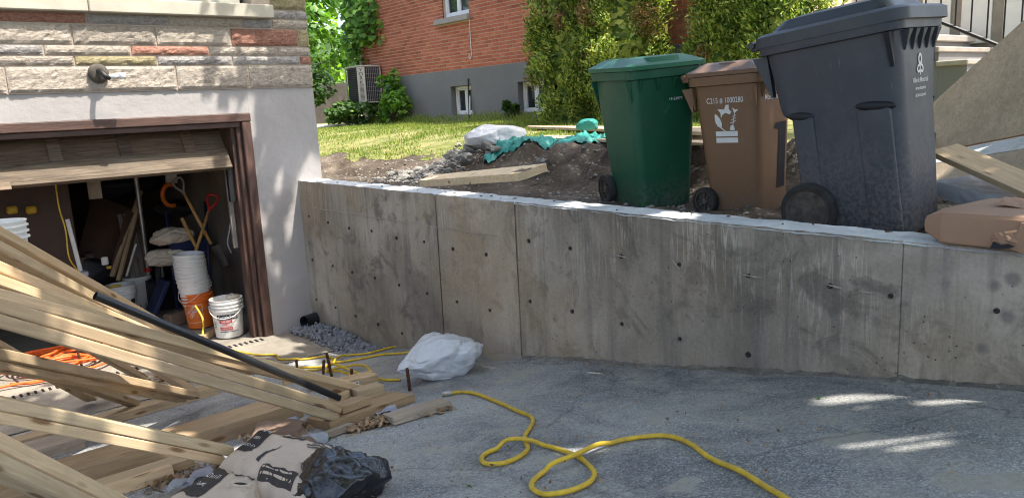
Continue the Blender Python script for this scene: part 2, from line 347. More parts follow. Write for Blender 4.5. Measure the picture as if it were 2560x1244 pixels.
# ------------------------------------------------------------------ mesh helpers
class MB:
    def __init__(s): s.v = []; s.f = []
    def add(s, verts, faces, mtx=None):
        o = len(s.v)
        s.v += [tuple(mtx @ Vector(p)) if mtx is not None else tuple(p) for p in verts]
        s.f += [tuple(i+o for i in f) for f in faces]; return s
    def box(s, c, d, rot=None, bev=0.0):
        hx, hy, hz = d[0]/2, d[1]/2, d[2]/2
        mt = Matrix.Translation(c)
        if rot is not None: mt = mt @ (rot.to_4x4() if isinstance(rot, Matrix) else Matrix.Rotation(rot, 4, 'Z'))
        if bev <= 0:
            vs = [(x, y, z) for z in (-hz, hz) for y in (-hy, hy) for x in (-hx, hx)]
            return s.add(vs, [(0, 2, 3, 1), (4, 5, 7, 6), (0, 1, 5, 4), (2, 6, 7, 3), (0, 4, 6, 2), (1, 3, 7, 5)], mt)
        bm = bmesh.new(); bmesh.ops.create_cube(bm, size=1)
        for v in bm.verts: v.co = Vector((v.co.x*d[0], v.co.y*d[1], v.co.z*d[2]))
        bmesh.ops.bevel(bm, geom=bm.edges[:], offset=bev, segments=1, affect='EDGES')
        s.bm(bm, mt); return s
    def bm(s, bm, mt=None):
        bm.verts.index_update(); s.add([v.co.copy() for v in bm.verts], [[v.index for v in f.verts] for f in bm.faces], mt); bm.free(); return s
    def tube(s, path, r, seg=8, caps=True, closed=False):
        P = [Vector(p) for p in path]; n = len(P); rr = r if isinstance(r, (list, tuple)) else [r]*n
        T = [((P[(i+1) % n] if closed or i < n-1 else P[i]) - (P[i-1] if closed or i > 0 else P[i])).normalized() for i in range(n)]
        up = Vector((0, 0, 1)) if abs(T[0].z) < .9 else Vector((1, 0, 0))
        N = (up - T[0]*up.dot(T[0])).normalized(); o = len(s.v)
        for i in range(n):
            N = (N - T[i]*N.dot(T[i])).normalized(); B = T[i].cross(N)
            for k in range(seg):
                a = 2*math.pi*k/seg; s.v.append(tuple(P[i] + (N*math.cos(a) + B*math.sin(a))*rr[i]))
        for i in range(n if closed else n-1):
            j = (i+1) % n
            for k in range(seg):
                k2 = (k+1) % seg; s.f.append((o+i*seg+k, o+i*seg+k2, o+j*seg+k2, o+j*seg+k))
        if caps and not closed:
            s.f.append(tuple(o+k for k in range(seg))[::-1]); s.f.append(tuple(o+(n-1)*seg+k for k in range(seg)))
        return s
    def lathe(s, prof, seg=24, mt=None, cap0=False, cap1=False):
        vs = []; fs = []
        for r_, z in prof:
            for k in range(seg):
                a = 2*math.pi*k/seg; vs.append((r_*math.cos(a), r_*math.sin(a), z))
        for i in range(len(prof)-1):
            for k in range(seg):
                k2 = (k+1) % seg; fs.append((i*seg+k, i*seg+k2, (i+1)*seg+k2, (i+1)*seg+k))
        if cap0: fs.append(tuple(range(seg))[::-1])
        if cap1: fs.append(tuple((len(prof)-1)*seg+k for k in range(seg)))
        return s.add(vs, fs, mt)
    def loft(s, rings, cap0=True, cap1=True, mt=None):
        n = len(rings[0]); vs = [p for r_ in rings for p in r_]; fs = []
        for i in range(len(rings)-1):
            for k in range(n):
                k2 = (k+1) % n; fs.append((i*n+k, i*n+k2, (i+1)*n+k2, (i+1)*n+k))
        if cap0: fs.append(tuple(range(n))[::-1])
        if cap1: fs.append(tuple((len(rings)-1)*n+k for k in range(n)))
        return s.add(vs, fs, mt)
    def grid(s, fn, nu, nv):
        vs = [fn(i/nu, j/nv) for j in range(nv+1) for i in range(nu+1)]
        return s.add(vs, [(j*(nu+1)+i, j*(nu+1)+i+1, (j+1)*(nu+1)+i+1, (j+1)*(nu+1)+i) for j in range(nv) for i in range(nu)])
    def prism(s, poly, depth, mt=None):
        n = len(poly); vs = [(x, y, 0) for x, y in poly] + [(x, y, depth) for x, y in poly]
        return s.add(vs, [tuple(range(n))[::-1], tuple(range(n, 2*n))] + [(i, (i+1) % n, (i+1) % n+n, i+n) for i in range(n)], mt)

def mesh_of(name, mb, smooth=False):
    me = bpy.data.meshes.new(name); me.from_pydata(mb.v, [], mb.f); me.validate(); me.update()
    if smooth:
        me.polygons.foreach_set('use_smooth', [True]*len(me.polygons))
        if smooth is not True: me.set_sharp_from_angle(angle=smooth)
    return me
def obj(name, mb, mat, parent=None, loc=None, rot=None, smooth=False, mtx=None):
    me = mb if isinstance(mb, bpy.types.Mesh) else mesh_of(name, mb, smooth)
    if not me.materials: me.materials.append(MT[mat] if isinstance(mat, str) else mat)
    o = bpy.data.objects.new(name, me); COL.objects.link(o)
    if parent is not None: o.parent = parent
    if mtx is not None: o.matrix_local = mtx
    if loc is not None: o.location = loc
    if rot is not None: o.rotation_euler = rot if not isinstance(rot, (int, float)) else (0, 0, rot)
    return o
def tag(o, label, cat, group=None):
    o['label'] = label; o['category'] = cat
    if group: o['group'] = group
    return o
def thing(name, label, cat, loc=(0, 0, 0), rot=(0, 0, 0), group=None):
    o = bpy.data.objects.new(name, None); COL.objects.link(o); o.location = loc
    o.rotation_euler = rot if not isinstance(rot, (int, float)) else (0, 0, rot)
    o.empty_display_size = .1
    return tag(o, label, cat, group)
def struct(o): o['kind'] = 'structure'; return o
def stuff(o, label, cat):
    o['kind'] = 'stuff'; tag(o, label, cat); return o
def part_stuff(o): o['kind'] = 'stuff'; return o
def smooth_path(pts, n=6, closed=False):
    P = [Vector(p) for p in pts]; out = []; m = len(P)
    rng = range(m if closed else m-1)
    for i in rng:
        p0 = P[i-1] if (i > 0 or closed) else P[i]; p1 = P[i]; p2 = P[(i+1) % m]; p3 = P[(i+2) % m] if (i+2 < m or closed) else p2
        for k in range(n):
            t = k/n
            out.append(.5*((2*p1) + (p2-p0)*t + (2*p0-5*p1+4*p2-p3)*t*t + (3*p1-p0-3*p2+p3)*t**3))
    if not closed: out.append(P[-1])
    return out
_txt = {}
def text2d(body, size, squeeze=1.0):
    if (body, size, squeeze) in _txt: return _txt[(body, size, squeeze)]
    cu = bpy.data.curves.new('lettering', 'FONT'); cu.body = body; cu.size = size; cu.align_x = 'CENTER'; cu.align_y = 'CENTER'
    cu.resolution_u = 3; cu.offset = .006*size/.1*.1
    o = bpy.data.objects.new('lettering', cu); COL.objects.link(o)
    dg = bpy.context.evaluated_depsgraph_get(); me = bpy.data.meshes.new_from_object(o.evaluated_get(dg))
    res = ([(v.co.x*squeeze, v.co.y) for v in me.vertices], [tuple(p.vertices) for p in me.polygons])
    bpy.data.objects.remove(o); bpy.data.meshes.remove(me); bpy.data.curves.remove(cu)
    _txt[(body, size, squeeze)] = res; return res
def decal(name, shape, fn, mat, parent):
    vs, fs = shape; mb = MB(); mb.add([fn(x, y) for x, y in vs], fs); return obj(name, mb, mat, parent)
def rect2d(cx, cy, w_, h_, nx=1, ny=1, shear=0.0):
    vs = [(cx-w_/2+w_*i/nx + shear*(j/ny-.5), cy-h_/2+h_*j/ny) for j in range(ny+1) for i in range(nx+1)]
    return vs, [(j*(nx+1)+i, j*(nx+1)+i+1, (j+1)*(nx+1)+i+1, (j+1)*(nx+1)+i) for j in range(ny) for i in range(nx)]
def fbm(p, o=4): return noise.fractal(Vector(p), 1.0, 2.0, o)
def smst(a, b, x):
    t = min(1, max(0, (x-a)/(b-a))); return t*t*(3-2*t)
def axes_mtx(o, xdir, up=Vector((0, 0, 1))):
    x = Vector(xdir).normalized(); y = up.cross(x).normalized(); z = x.cross(y)
    m = Matrix((x, y, z)).transposed().to_4x4(); m.translation = o; return m
def rock_mesh(name, mat, seed, sub=1, flat=.6, jag=.35):
    bm = bmesh.new(); bmesh.ops.create_icosphere(bm, subdivisions=sub, radius=1)
    for v in bm.verts:
        k = 1 + jag*fbm(v.co*1.3 + Vector((seed*3.7, seed, 0)), 2); v.co *= k; v.co.z *= flat
    mb = MB().bm(bm); me = mesh_of(name, mb); me.materials.append(MT[mat]); return me
def leaves(name, C, N, U, ln, wd, mat, parent=None, fold=0.0):
    """one mesh of leaf quads: centres C, normals N, long axis U, lengths and widths"""
    C = np.asarray(C, float); N = np.asarray(N, float); U = np.asarray(U, float)
    N /= np.linalg.norm(N, axis=1)[:, None] + 1e-9
    U = U - (U*N).sum(1)[:, None]*N; U /= np.linalg.norm(U, axis=1)[:, None] + 1e-9
    W = np.cross(N, U); ln = np.broadcast_to(ln, len(C))[:, None]; wd = np.broadcast_to(wd, len(C))[:, None]
    v = np.stack([C-U*ln/2, C+W*wd/2-N*fold*wd+U*ln*.05, C+U*ln/2, C-W*wd/2-N*fold*wd+U*ln*.05], 1).reshape(-1, 3)
    n = len(C); me = bpy.data.meshes.new(name)
    me.vertices.add(4*n); me.vertices.foreach_set('co', v.ravel())
    me.loops.add(4*n); me.loops.foreach_set('vertex_index', np.arange(4*n, dtype=np.int32))
    me.polygons.add(n); me.polygons.foreach_set('loop_start', np.arange(0, 4*n, 4, dtype=np.int32))
    me.update(calc_edges=True); me.validate()
    return obj(name, me, mat, parent)
def rvec(n): 
    v = RNG.normal(size=(n, 3)); return v/np.linalg.norm(v, axis=1)[:, None]

# ------------------------------------------------------------------ terrain
def g(Y):                                   # driveway: falls to the garage
    d = .185*(6.3-Y); return .5*(d + math.sqrt(d*d+.08**2)) - .02
H = 7.324; WX = 3.257; WT = 1.51            # house front, retaining wall face, wall top
def hb(X, Y):                               # yard behind the wall
    lawn = 1.73 + .034*(max(X, 5.4)-5.4) if X < 9.7 else 1.876
    k = smst(6.3, 8.6, Y); k2 = smst(3.0, 2.0, Y); bot = 4.58 + .4*smst(4.7, 4.2, Y) + .1*math.sin(Y*1.9) - .3*k + 3.6*k2; wid = .75 + 2.2*k
    t = smst(bot, bot+wid, X)
    if k < .9: t = t**.8
    low = 1.375 + .07*k
    z = low + (lawn-low)*t
    rough = .075*(1-smst(5.4, 6.2, X))*smst(4.3, 4.6, X) + .03*(1-smst(4.3, 4.6, X)) + .012
    z += rough*fbm((X*2.1, Y*2.1, 3), 5)
    if bot < X < bot+1.0 and Y < 7: z += .13*fbm((X*5, Y*5, 9), 6)*(1-abs(X-bot-.5)/.5)
    if X < 4.45: z = min(z, 1.40)
    return z

# ================================================================== SETTING
# ---- driveway (asphalt sheet)
def drive_z(X, Y):
    z = g(Y) + .012*fbm((X*1.4, Y*1.4, 0), 4)
    return z
mb = MB(); NX, NY = 70, 90
mb.grid(lambda u, v: (-7+10.275*u, -9+15.3*v, drive_z(-7+10.275*u, -9+15.3*v)), NX, NY)
struct(obj('driveway', mb, 'asphalt', smooth=True))
mb = MB(); mb.grid(lambda u, v: (-7+10.275*u, 6.25+1.12*v, g(6.25+1.12*v)+.008+.006*fbm((u*9, v*4, 2), 3)), 50, 10)
struct(obj('garage_apron', mb, 'apron', smooth=True))
mb = MB(); mb.grid(lambda u, v: (-1+4.1*u, 7.37+3.9*v, -.013+.005*fbm((u*7, v*7, 2), 3)), 20, 20)
struct(obj('garage_floor', mb, 'apron', smooth=True))
# ---- yard behind the wall: earth and lawn share one height field
def is_grass(X, Y):
    e = fbm((X*1.1, Y*1.1, 21), 4)*.5
    if Y > 6.9: return X > 4.1 + .55*(Y-6.9)*.55 + 1.25*smst(8.2, 7, Y) + e and X + .45*(Y-9) > 5.0 + e
    return X > 5.75 + e*.5 + 3.3*smst(3.3, 2.2, Y)
xs = np.concatenate([np.arange(3.5, 6.2, .05), np.arange(6.2, 7, .1), np.arange(7, 12, .25), np.arange(12, 60, 6)]); ys = np.concatenate([np.arange(-60, -4, 8), np.arange(-4, 1, .25), np.arange(1, 8, .05), np.arange(8, 10, .1), np.arange(10, 22, .25), np.arange(22, 120, 8)])
vid = {}; DV = MB(); LV = MB()
Z = [[hb(x, y) for y in ys] for x in xs]
for tgt, want in ((DV, False), (LV, True)):
    vid = {}
    def vi(i, j):
        if (i, j) not in vid: vid[(i, j)] = len(tgt.v); tgt.v.append((xs[i], ys[j], Z[i][j] + (.004 if want else 0)))
        return vid[(i, j)]
    for i in range(len(xs)-1):
        for j in range(len(ys)-1):
            if is_grass((xs[i]+xs[i+1])/2, (ys[j]+ys[j+1])/2) == want:
                tgt.f.append((vi(i, j), vi(i+1, j), vi(i+1, j+1), vi(i, j+1)))
struct(obj('yard_earth', DV, 'dirt', smooth=True)); struct(obj('lawn', LV, 'turf', smooth=True))
mb = MB(); mb.grid(lambda u, v: (-400+900*u, -400+900*v, -.9), 4, 4)
struct(obj('ground', mb, 'turf'))
mb = MB(); mb.add([(-7, 7.5, 1.2), (-7, 120, 1.2), (-60, 120, 1.2), (-60, -60, 1.2), (-7, -60, 1.2)], [(0, 1, 2, 3, 4)][:1])
struct(obj('side_yard', mb, 'turf'))
# grass blades on the lawn
gc = []
for _ in range(60000):
    x = random.uniform(4.3, 9.6); y = random.uniform(5, 17.5)
    if is_grass(x, y) and random.random() < .5 + .9*fbm((x*1.2, y*1.2, 4), 3) + .25*smst(6, 9, x): gc.append((x, y))
gc = np.array(gc); gz = np.array([hb(x, y) for x, y in gc]); n = len(gc)
ln = RNG.uniform(.03, .075, n) * (1+.9*np.array([fbm((x*.9, y*.9, 8), 3) for x, y in gc])) + .6*np.clip(gc[:, 0]-9.2, 0, .3)
U = rvec(n)*.55 + np.array([0, 0, 1.0]); C = np.c_[gc, gz + ln*.35]
stuff(leaves('lawn_grass', C, rvec(n)*[1, 1, .1], U, ln, .011, 'grass'), 'sunlit short green grass of the lawn behind the rubble', 'grass')

# ---- retaining wall
rw = thing('retaining_wall', 'long grey poured concrete retaining wall along the driveway', 'wall', (WX, 2.5, 0))
secs = [(7.322, 4.8845, .000), (4.8815, 3.945, .005), (3.941, 1.4065, .012), (1.4035, -3.5, .017)]
for k, (y0, y1, off) in enumerate(secs):
    nY = max(4, int(abs(y0-y1)/.05))
    fr = MB(); x = off
    fr.grid(lambda u, v: (x + .0035*fbm(((y0+(y1-y0)*u)*2, v*3, k), 3), y0+(y1-y0)*u-2.5, -.35 + (WT-.004+.35)*v + (.007*fbm(((y0+(y1-y0)*u)*9, k, 5), 4) if v == 1 else 0)), nY, 14)
    fr.add([(x+.004, y0-2.5, -.35), (x+.004, y0-2.5, WT-.012), (.25, y0-2.5, WT-.012), (.25, y0-2.5, -.35)], [(0, 1, 2, 3)])
    fr.add([(x+.004, y1-2.5, -.35), (x+.004, y1-2.5, WT-.012), (.25, y1-2.5, WT-.012), (.25, y1-2.5, -.35)], [(3, 2, 1, 0)])
    fr.add([(.25, y0-2.5, -.35), (.25, y1-2.5, -.35), (.25, y1-2.5, WT-.012), (.25, y0-2.5, WT-.012)], [(0, 1, 2, 3)])
    obj('wall_section', fr, 'wall', rw, smooth=R(40))
mb = MB(); mb.box((.1285, -.59, .58), (.22, 10.82-.01, 1.8)); obj('core', mb, 'wall', rw)
mb = MB(); mb.grid(lambda u, v: (.006+.246*u + (.012*fbm((v*60, 1, 1), 4) if u == 0 else 0), 4.822-10.8*v, WT - .002 + .007*fbm((u*3, v*120, 7), 4) - (.014 if u in (0, 1) else 0)), 8, 360)
obj('top_surface', mb, 'walltop', rw, smooth=True)
holes = [(3.257, 7.143, 1.160),(3.257, 6.731, 1.131),(3.257, 6.318, 1.114),(3.257, 5.899, 1.128),(3.257, 5.490, 1.105),(3.257, 5.072, 1.119),(3.257, 4.687, 1.104),(3.257, 4.279, 1.110),(3.257, 3.816, 1.256),
 (3.257, 7.158, 0.715),(3.257, 6.714, 0.711),(3.257, 6.331, 0.700),(3.257, 5.911, 0.707),(3.257, 5.503, 0.703),(3.257, 5.078, 0.698),(3.257, 4.678, 0.696),(3.257, 4.272, 0.701),(3.257, 3.828, 0.841),
 (3.257, 7.154, 0.305),(3.257, 6.736, 0.293),(3.257, 6.336, 0.282),(3.257, 5.922, 0.280),(3.257, 5.517, 0.279),
 (3.257, 3.420, 1.250),(3.257, 2.995, 1.250),(3.257, 2.575, 1.256),(3.257, 2.146, 1.253),(3.257, 1.719, 1.266),(3.257, 1.447, 1.263),(3.257, 1.043, 1.268),(3.257, 3.422, 0.844),(3.257, 3.001, 0.841),(3.257, 2.574, 0.838),(3.257, 2.143, 0.844)]
ring = MB(); ring.lathe([(.008, .002), (.010, .004), (.014, .003), (.016, -.004)], 12, Matrix.Rotation(-math.pi/2, 4, 'Y'))
ring.lathe([(.0082, -.002), (.002, -.004)], 12, Matrix.Rotation(-math.pi/2, 4, 'Y'), cap1=True)
rme = mesh_of('tie_hole', ring)
for h in holes:
    o_ = obj('tie_hole', rme, 'blackplastic', rw, loc=(-.006+(.005 if 3.94 < h[1] < 4.88 else .012 if 1.40 < h[1] < 3.94 else .017 if h[1] < 1.4 else 0), h[1]-2.5, h[2]), rot=(random.uniform(0, 6), 0, 0)); s_ = random.uniform(.7, .95); o_.scale = (1, s_, s_)
def sliver(y, z, ang, L, wd):
    mb = MB(); n = 9; pts = []
    for i in range(n+1):
        t = i/n-.5; pts.append((t*L, wd*.5*(1-abs(2*t)**1.5)*(.6+.8*random.random())))
    poly = [(a, b) for a, b in pts] + [(a, -b*.8) for a, b in pts[::-1][1:-1]]
    mtx = Matrix.Translation((.008, y-2.5, z)) @ Matrix.Rotation(math.pi/2, 4, 'Z') @ Matrix.Rotation(math.pi/2, 4, 'X') @ Matrix.Rotation(ang, 4, 'Z') @ Matrix.Rotation(math.pi, 4, 'X')
    mb.prism(poly, .006, mtx); obj('grout_smear', mb, 'wallpale', rw)
MT['wallpale'] = pm('lime_grout', (.38, .335, .27), (.28, .25, .20), 12, .9, .4, 60, .004)
for idx, sgn, L, a in ((24, 0, .16, .08), (25, .02, .12, .7), (26, -.03, .16, .03), (27, -.03, .12, .1), (28, .10, .10, .02)):
    sliver(holes[idx][1]+sgn, holes[idx][2]+.002, a, L*.8, .009)
mb = MB(); a = Vector((3.257, 7.105, 1.251)); b = Vector((3.257, 4.144, 1.256))
mb.tube([(-.001, a.y-2.5+(b.y-a.y)*t, a.z+(b.z-a.z)*t+.004*math.sin(t*40)) for t in [i/20 for i in range(21)]], .0035, 5); obj('form_ridge', mb, 'wallpale', rw)

# ---- stone house with the garage
hs = thing('stone_house', 'stone-faced house with open garage and pale painted foundation', 'house', (0, H, 0))
def hbox(name, x0, x1, y0, y1, z0, z1, mat, bev=0, parent=hs):
    mb = MB(); mb.box(((x0+x1)/2, (y0+y1)/2, (z0+z1)/2), (x1-x0, y1-y0, z1-z0), bev=bev); return obj(name, mb, mat, parent)
fnd = MB()
fnd.grid(lambda u, v: (2.832+.68*u + (.012*(1-v) if u == 1 else 0), -.0-.022*(1-v)+.003*fbm((u*3, v*8, 4), 3), -.2+2.615*v), 10, 40)
fnd.add([(2.832, -.02, -.2), (2.832, .26, -.2), (2.832, .26, 2.415), (2.832, 0, 2.415), (3.52, -.02, -.2), (3.52, 8, -.2), (3.512, 8, 2.415), (3.512, 0, 2.415), (2.832, .26, 2.415), (3.512, 8, 2.415)], [(0, 3, 2, 1), (4, 5, 6, 7)])
fnd.grid(lambda u, v: (-.5+3.332*u, .003*fbm((u*14, v*2, 4), 3), 2.195+.22*v), 30, 4)
fnd.box((-3, .13, 1.1), (5.0, .26, 2.62)); fnd.box((1.17, .14, 2.305), (3.32, .24, .215))
obj('foundation', fnd, 'parging', hs, smooth=R(30))
up = MB()
def cells(x0, x1, z0, z1, holes_):
    X_ = sorted({x0, x1, *[a for h in holes_ for a in h[:2]]}); Z_ = sorted({z0, z1, *[a for h in holes_ for a in h[2:]]})
    for i in range(len(X_)-1):
        for j in range(len(Z_)-1):
            cx, cz = (X_[i]+X_[i+1])/2, (Z_[j]+Z_[j+1])/2
            if not any(h[0] < cx < h[1] and h[2] < cz < h[3] for h in holes_): yield X_[i], X_[i+1], Z_[j], Z_[j+1]
for x0, x1, z0, z1 in cells(-6, 3.49, 2.417, 6.2, [(-.3, 2.96, 3.175, 4.6)]): up.box(((x0+x1)/2, .13, (z0+z1)/2), (x1-x0, .276, z1-z0))
up.box((3.37, 4.2, 4.3), (.24, 7.8, 3.77)); up.box((-1.3, 8.1, 3), (9.6, .2, 6.3)); up.box((-5.9, 4.1, 3), (.2, 7.9, 6.3))
obj('wall', up, 'rockmortar', hs)
rf = MB(); rf.add([(-6.6, -.6, 6.2), (4.1, -.6, 6.2), (4.1, 8.6, 6.2), (-6.6, 8.6, 6.2), (-2, 4, 8.4), (0, 4, 8.4)], [(3, 2, 1, 0), (0, 1, 5, 4), (1, 2, 5), (2, 3, 4, 5), (3, 0, 4)])
obj('roof', rf, 'roof', hs)
# rock-faced stones
def stone(x0, x1, z0, z1, mat, d=.022):
    mb = MB(); w_, h_ = x1-x0, z1-z0; nu = max(5, int(w_/.03)); nv = max(4, int(h_/.024)); sd_ = random.uniform(0, 99)
    def knots_(n_, s_): return [0, .0035/s_] + [i/n_ for i in range(1, n_)] + [1-.0035/s_, 1]
    U_, V_ = knots_(nu, w_), knots_(nv, h_)
    def fn(i, j):
        u, v = U_[i], V_[j]; rimv = i in (0, len(U_)-1) or j in (0, len(V_)-1)
        e = min(u*w_, (1-u)*w_, v*h_, (1-v)*h_); b = smst(0, .03, e)
        y = .004 if rimv else -.016 - d*.55*b - (.25+.75*b)*.010*fbm((u*w_*17+sd_, v*h_*24, sd_), 4)
        return (x0+w_*u, y, z0+h_*v)
    mb.v = [fn(i, j) for j in range(len(V_)) for i in range(len(U_))]; k_ = len(U_)
    mb.f = [(j*k_+i, j*k_+i+1, (j+1)*k_+i+1, (j+1)*k_+i) for j in range(len(V_)-1) for i in range(k_-1)]
    return obj('stone', mb, mat, hs)
JZ = [2.422, (2.081, 7.324, 2.637)[2], (2.092, 7.324, 2.721)[2], (2.102, 7.324, 2.807)[2], (2.123, 7.324, 2.973)[2], (2.133, 7.324, 3.054)[2]]
xr = 3.515; q = .008
def course(z0, z1, xsj, mats):
    for a, b, m_ in zip(xsj[:-1], xsj[1:], mats): stone(a+q/2, b-q/2, z0+q/2, z1-q/2, m_)
course(JZ[0], JZ[1], [-.2, .4, (0.909, 7.324, 2.532)[0], (2.203, 7.324, 2.528)[0], (2.865, 7.324, 2.538)[0], xr], ['st_buff']*5)
course(JZ[1], JZ[2], [.3, .7, (1.411, 7.324, 2.685)[0], (2.060, 7.324, 2.685)[0], (2.722, 7.324, 2.685)[0], (3.394, 7.324, 2.693)[0], xr], ['st_grey', 'st_buff', 'st_yel', 'st_grey', 'st_grey', 'st_red'])
course(JZ[2], JZ[3], [.3, (1.200, 7.324, 2.764)[0], (1.855, 7.324, 2.769)[0], (2.519, 7.324, 2.774)[0], (3.172, 7.324, 2.779)[0], xr], ['st_grey', 'st_buff', 'st_red', 'st_buff', 'st_buff'])
course(JZ[3], JZ[4], [.3, (1.420, 7.324, 2.878)[0], (2.073, 7.324, 2.890)[0], (2.732, 7.324, 2.902)[0], (3.392, 7.324, 2.915)[0], xr], ['st_buff', 'st_buff', 'st_buff', 'st_red', 'st_yel'])
course(JZ[4], 3.062, [.3, (1.543, 7.324, 3.002)[0], (2.196, 7.324, 3.022)[0], (2.861, 7.324, 3.043)[0], 3.143], ['st_red', 'st_grey', 'st_buff', 'st_grey'])
course(JZ[4], (3.317, 7.324, 3.064)[2], [3.145, xr], ['st_buff'])
course((3.317, 7.324, 3.064)[2], (3.326, 7.324, 3.151)[2], [3.145, (3.396, 7.324, 3.112)[0], xr], ['st_grey', 'st_grey'])
course((3.326, 7.324, 3.151)[2], 3.42, [3.145, xr], ['st_yel'])
course(3.42, 3.6, [2.97, xr], ['st_buff'])
for x0, x1 in ((-.6, (1.557, 7.324, 3.105)[0]-.003), ((1.557, 7.324, 3.105)[0]+.003, 3.143)):
    hbox('window_sill', x0, x1, -.095, .12, 3.064, 3.185, 'limestone', .008)
wf = hbox('window_frame', -.25, 2.9, .10, .17, 3.186, 3.25, 'acgrey', .006)
hbox('pane', -.25, 2.95, .17, .18, 3.25, 4.55, 'glass', parent=wf)
hbox('mullion', 1.2, 1.26, .10, .17, 3.251, 4.55, 'acgrey', parent=wf)
# garage interior shell
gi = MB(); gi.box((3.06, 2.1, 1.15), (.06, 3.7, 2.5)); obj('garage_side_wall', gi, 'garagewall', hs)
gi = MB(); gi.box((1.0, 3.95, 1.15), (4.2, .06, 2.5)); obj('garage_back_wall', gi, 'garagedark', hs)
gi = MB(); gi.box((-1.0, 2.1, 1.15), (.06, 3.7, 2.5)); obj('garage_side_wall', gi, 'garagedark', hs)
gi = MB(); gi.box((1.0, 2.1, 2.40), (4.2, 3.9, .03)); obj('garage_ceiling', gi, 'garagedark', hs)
# door frame
hbox('frame_header', -.2, 2.832, -.032, .05, 2.115, 2.193, 'headerpaint', .006)
hbox('frame_header', -.2, 2.74, .0, .10, 2.065, 2.113, 'headerpaint', .005)
hbox('frame_jamb', 2.745, 2.829, -.028, .06, -.005, 2.113, 'brownpaint', .006)
hbox('frame_jamb', 2.70, 2.742, .015, .12, -.005, 2.063, 'brownpaint', .005)
hbox('frame_jamb', 2.66, 2.697, .06, .18, -.005, 2.063, 'brownpaint', .004)
# tilted old garage door, only its bottom part shows under the header
gd = bpy.data.objects.new('garage_door', None); COL.objects.link(gd); gd.parent = hs; gd.location = (0, .045, 1.722); gd.rotation_euler = (R(-33), 0, 0)
gd['label'] = 'weathered brown wooden garage door, half raised'
def dbox(name, x0, x1, y0, y1, z0, z1, mat): 
    mb = MB(); mb.box(((x0-x1)*0, 0, 0), (x1-x0, y1-y0, z1-z0), bev=.003); return obj(name, mb, mat, gd, loc=((x0+x1)/2, (y0+y1)/2, (z0+z1)/2))
dbox('rail', -.1, 2.63, 0, .04, 0, .17, 'oldwood')
dbox('rail', -.1, 2.63, 0, .04, .62, .74, 'oldwood')
dbox('bottom_strip', -.1, 2.63, -.004, .045, -.03, -.001, 'oldwood')
pxs = [-.1, .62, 1.20, 1.75, 2.30, 2.63]
for a in pxs[1:-1]: dbox('stile', a-.05, a+.05, .002, .038, .172, .618, 'doorpanel')
for a, b in zip(pxs[:-1], pxs[1:]): dbox('panel', a+.0, b-.0, .018, .028, .171, .619, 'doorpanel')
mb = MB(); mb.box((0, 0, 0), (.16, .012, .07), bev=.002); obj('latch_plate', mb, 'oldwood', gd, loc=(.75, -.01, -.03))
# door track inside
hbox('door_track', 2.60, 2.64, .16, .19, .9, 1.73, 'corr')
hbox('track_bracket', 2.60, 2.655, .10, .15, 1.36, 1.68, 'iron')

# ---- brick house
BX = 9.7
bh = thing('brick_house', 'red brick neighbouring house with grey painted basement wall', 'house', (BX, 12, 1.8))
wh = [(12.86, 13.78, 4.02, 5.2)]; bw = [(12.9, 13.63, 2.0, 2.6), (10.68, 11.42, 2.0, 2.58)]
mb = MB()
for y0, y1, z0, z1 in cells(5.6, 17.4, 2.935, 5.2, wh): mb.box((.15, (y0+y1)/2-12, (z0+z1)/2-1.8), (.3, y1-y0, z1-z0))
mb.box((4.2, 17.25-12, 3.5-1.8), (7.8, .3, 3.4)); mb.box((4.2, 5.75-12, 3.5-1.8), (7.8, .3, 3.4))
obj('mortar_wall', mb, 'mortar', bh)
mb = MB()
for y0, y1, z0, z1 in cells(5.6, 17.43, 1.3, 2.933, bw): mb.box((.135, (y0+y1)/2-12, (z0+z1)/2-1.8), (.33, y1-y0, z1-z0))
obj('basement_wall', mb, 'foundation', bh)
mb = MB(); mb.add([(-.25, -6.6, 3.4), (-.25, 5.7, 3.4), (8.6, 5.7, 3.4), (8.6, -6.6, 3.4), (4, -6, 5.4), (4, 2, 5.4)], [(0, 1, 2, 3), (0, 4, 5, 1), (1, 5, 2), (2, 5, 4, 3), (3, 4, 0)]); obj('roof', mb, 'roof', bh)
bmb = MB(); bmb.box((0, 0, 0), (.03, .196, .056)); bme = mesh_of('brick', bmb); cand = []; rest = []
SKIP = [(12.86, 13.78, 4.01, 5.2), (12.82, 14.02, 3.88, 4.01)]
for c_ in range(int((5.15-2.94)/.071)):
    z = 2.94+.036+c_*.071
    for k in range(60):
        y = 5.75 + k*.211 + (.105 if c_ % 2 else 0); y0, y1 = y-.098, y+.098
        if y1 > 17.39: continue
        cut = False
        for a, b_, q0, q1 in SKIP:
            if q0-.02 < z < q1+.02 and y1 > a and y0 < b_:
                cut = True
                if y0 < a-.03: y1 = a
                elif y1 > b_+.03: y0 = b_
                else: y1 = y0
        if y1-y0 < .02: continue
        vis = z < 3.38 + (y-7.7)*.152 and (10.75 < y or 7.45 < y < 7.95) and not cut
        (cand if vis else rest).append((y0, y1, z))
cand.sort(); rest += cand[300:]; cand = cand[:300]
for y0, y1, z in cand: obj('brick', bme, 'brick', bh, loc=(.008+random.uniform(-.002, .002), (y0+y1)/2-12, z-1.8))
mb = MB()
for y0, y1, z in rest: mb.box((.008, (y0+y1)/2-12, z-1.8), (.03, y1-y0, .056))
part_stuff(obj('brickwork', mb, 'brick', bh))
mb = MB(); mb.box((-.02, (12.83+14.0)/2-12, 3.945-1.8), (.16, 1.2, .115), bev=.01); obj('window_sill', mb, 'stonesill', bh)
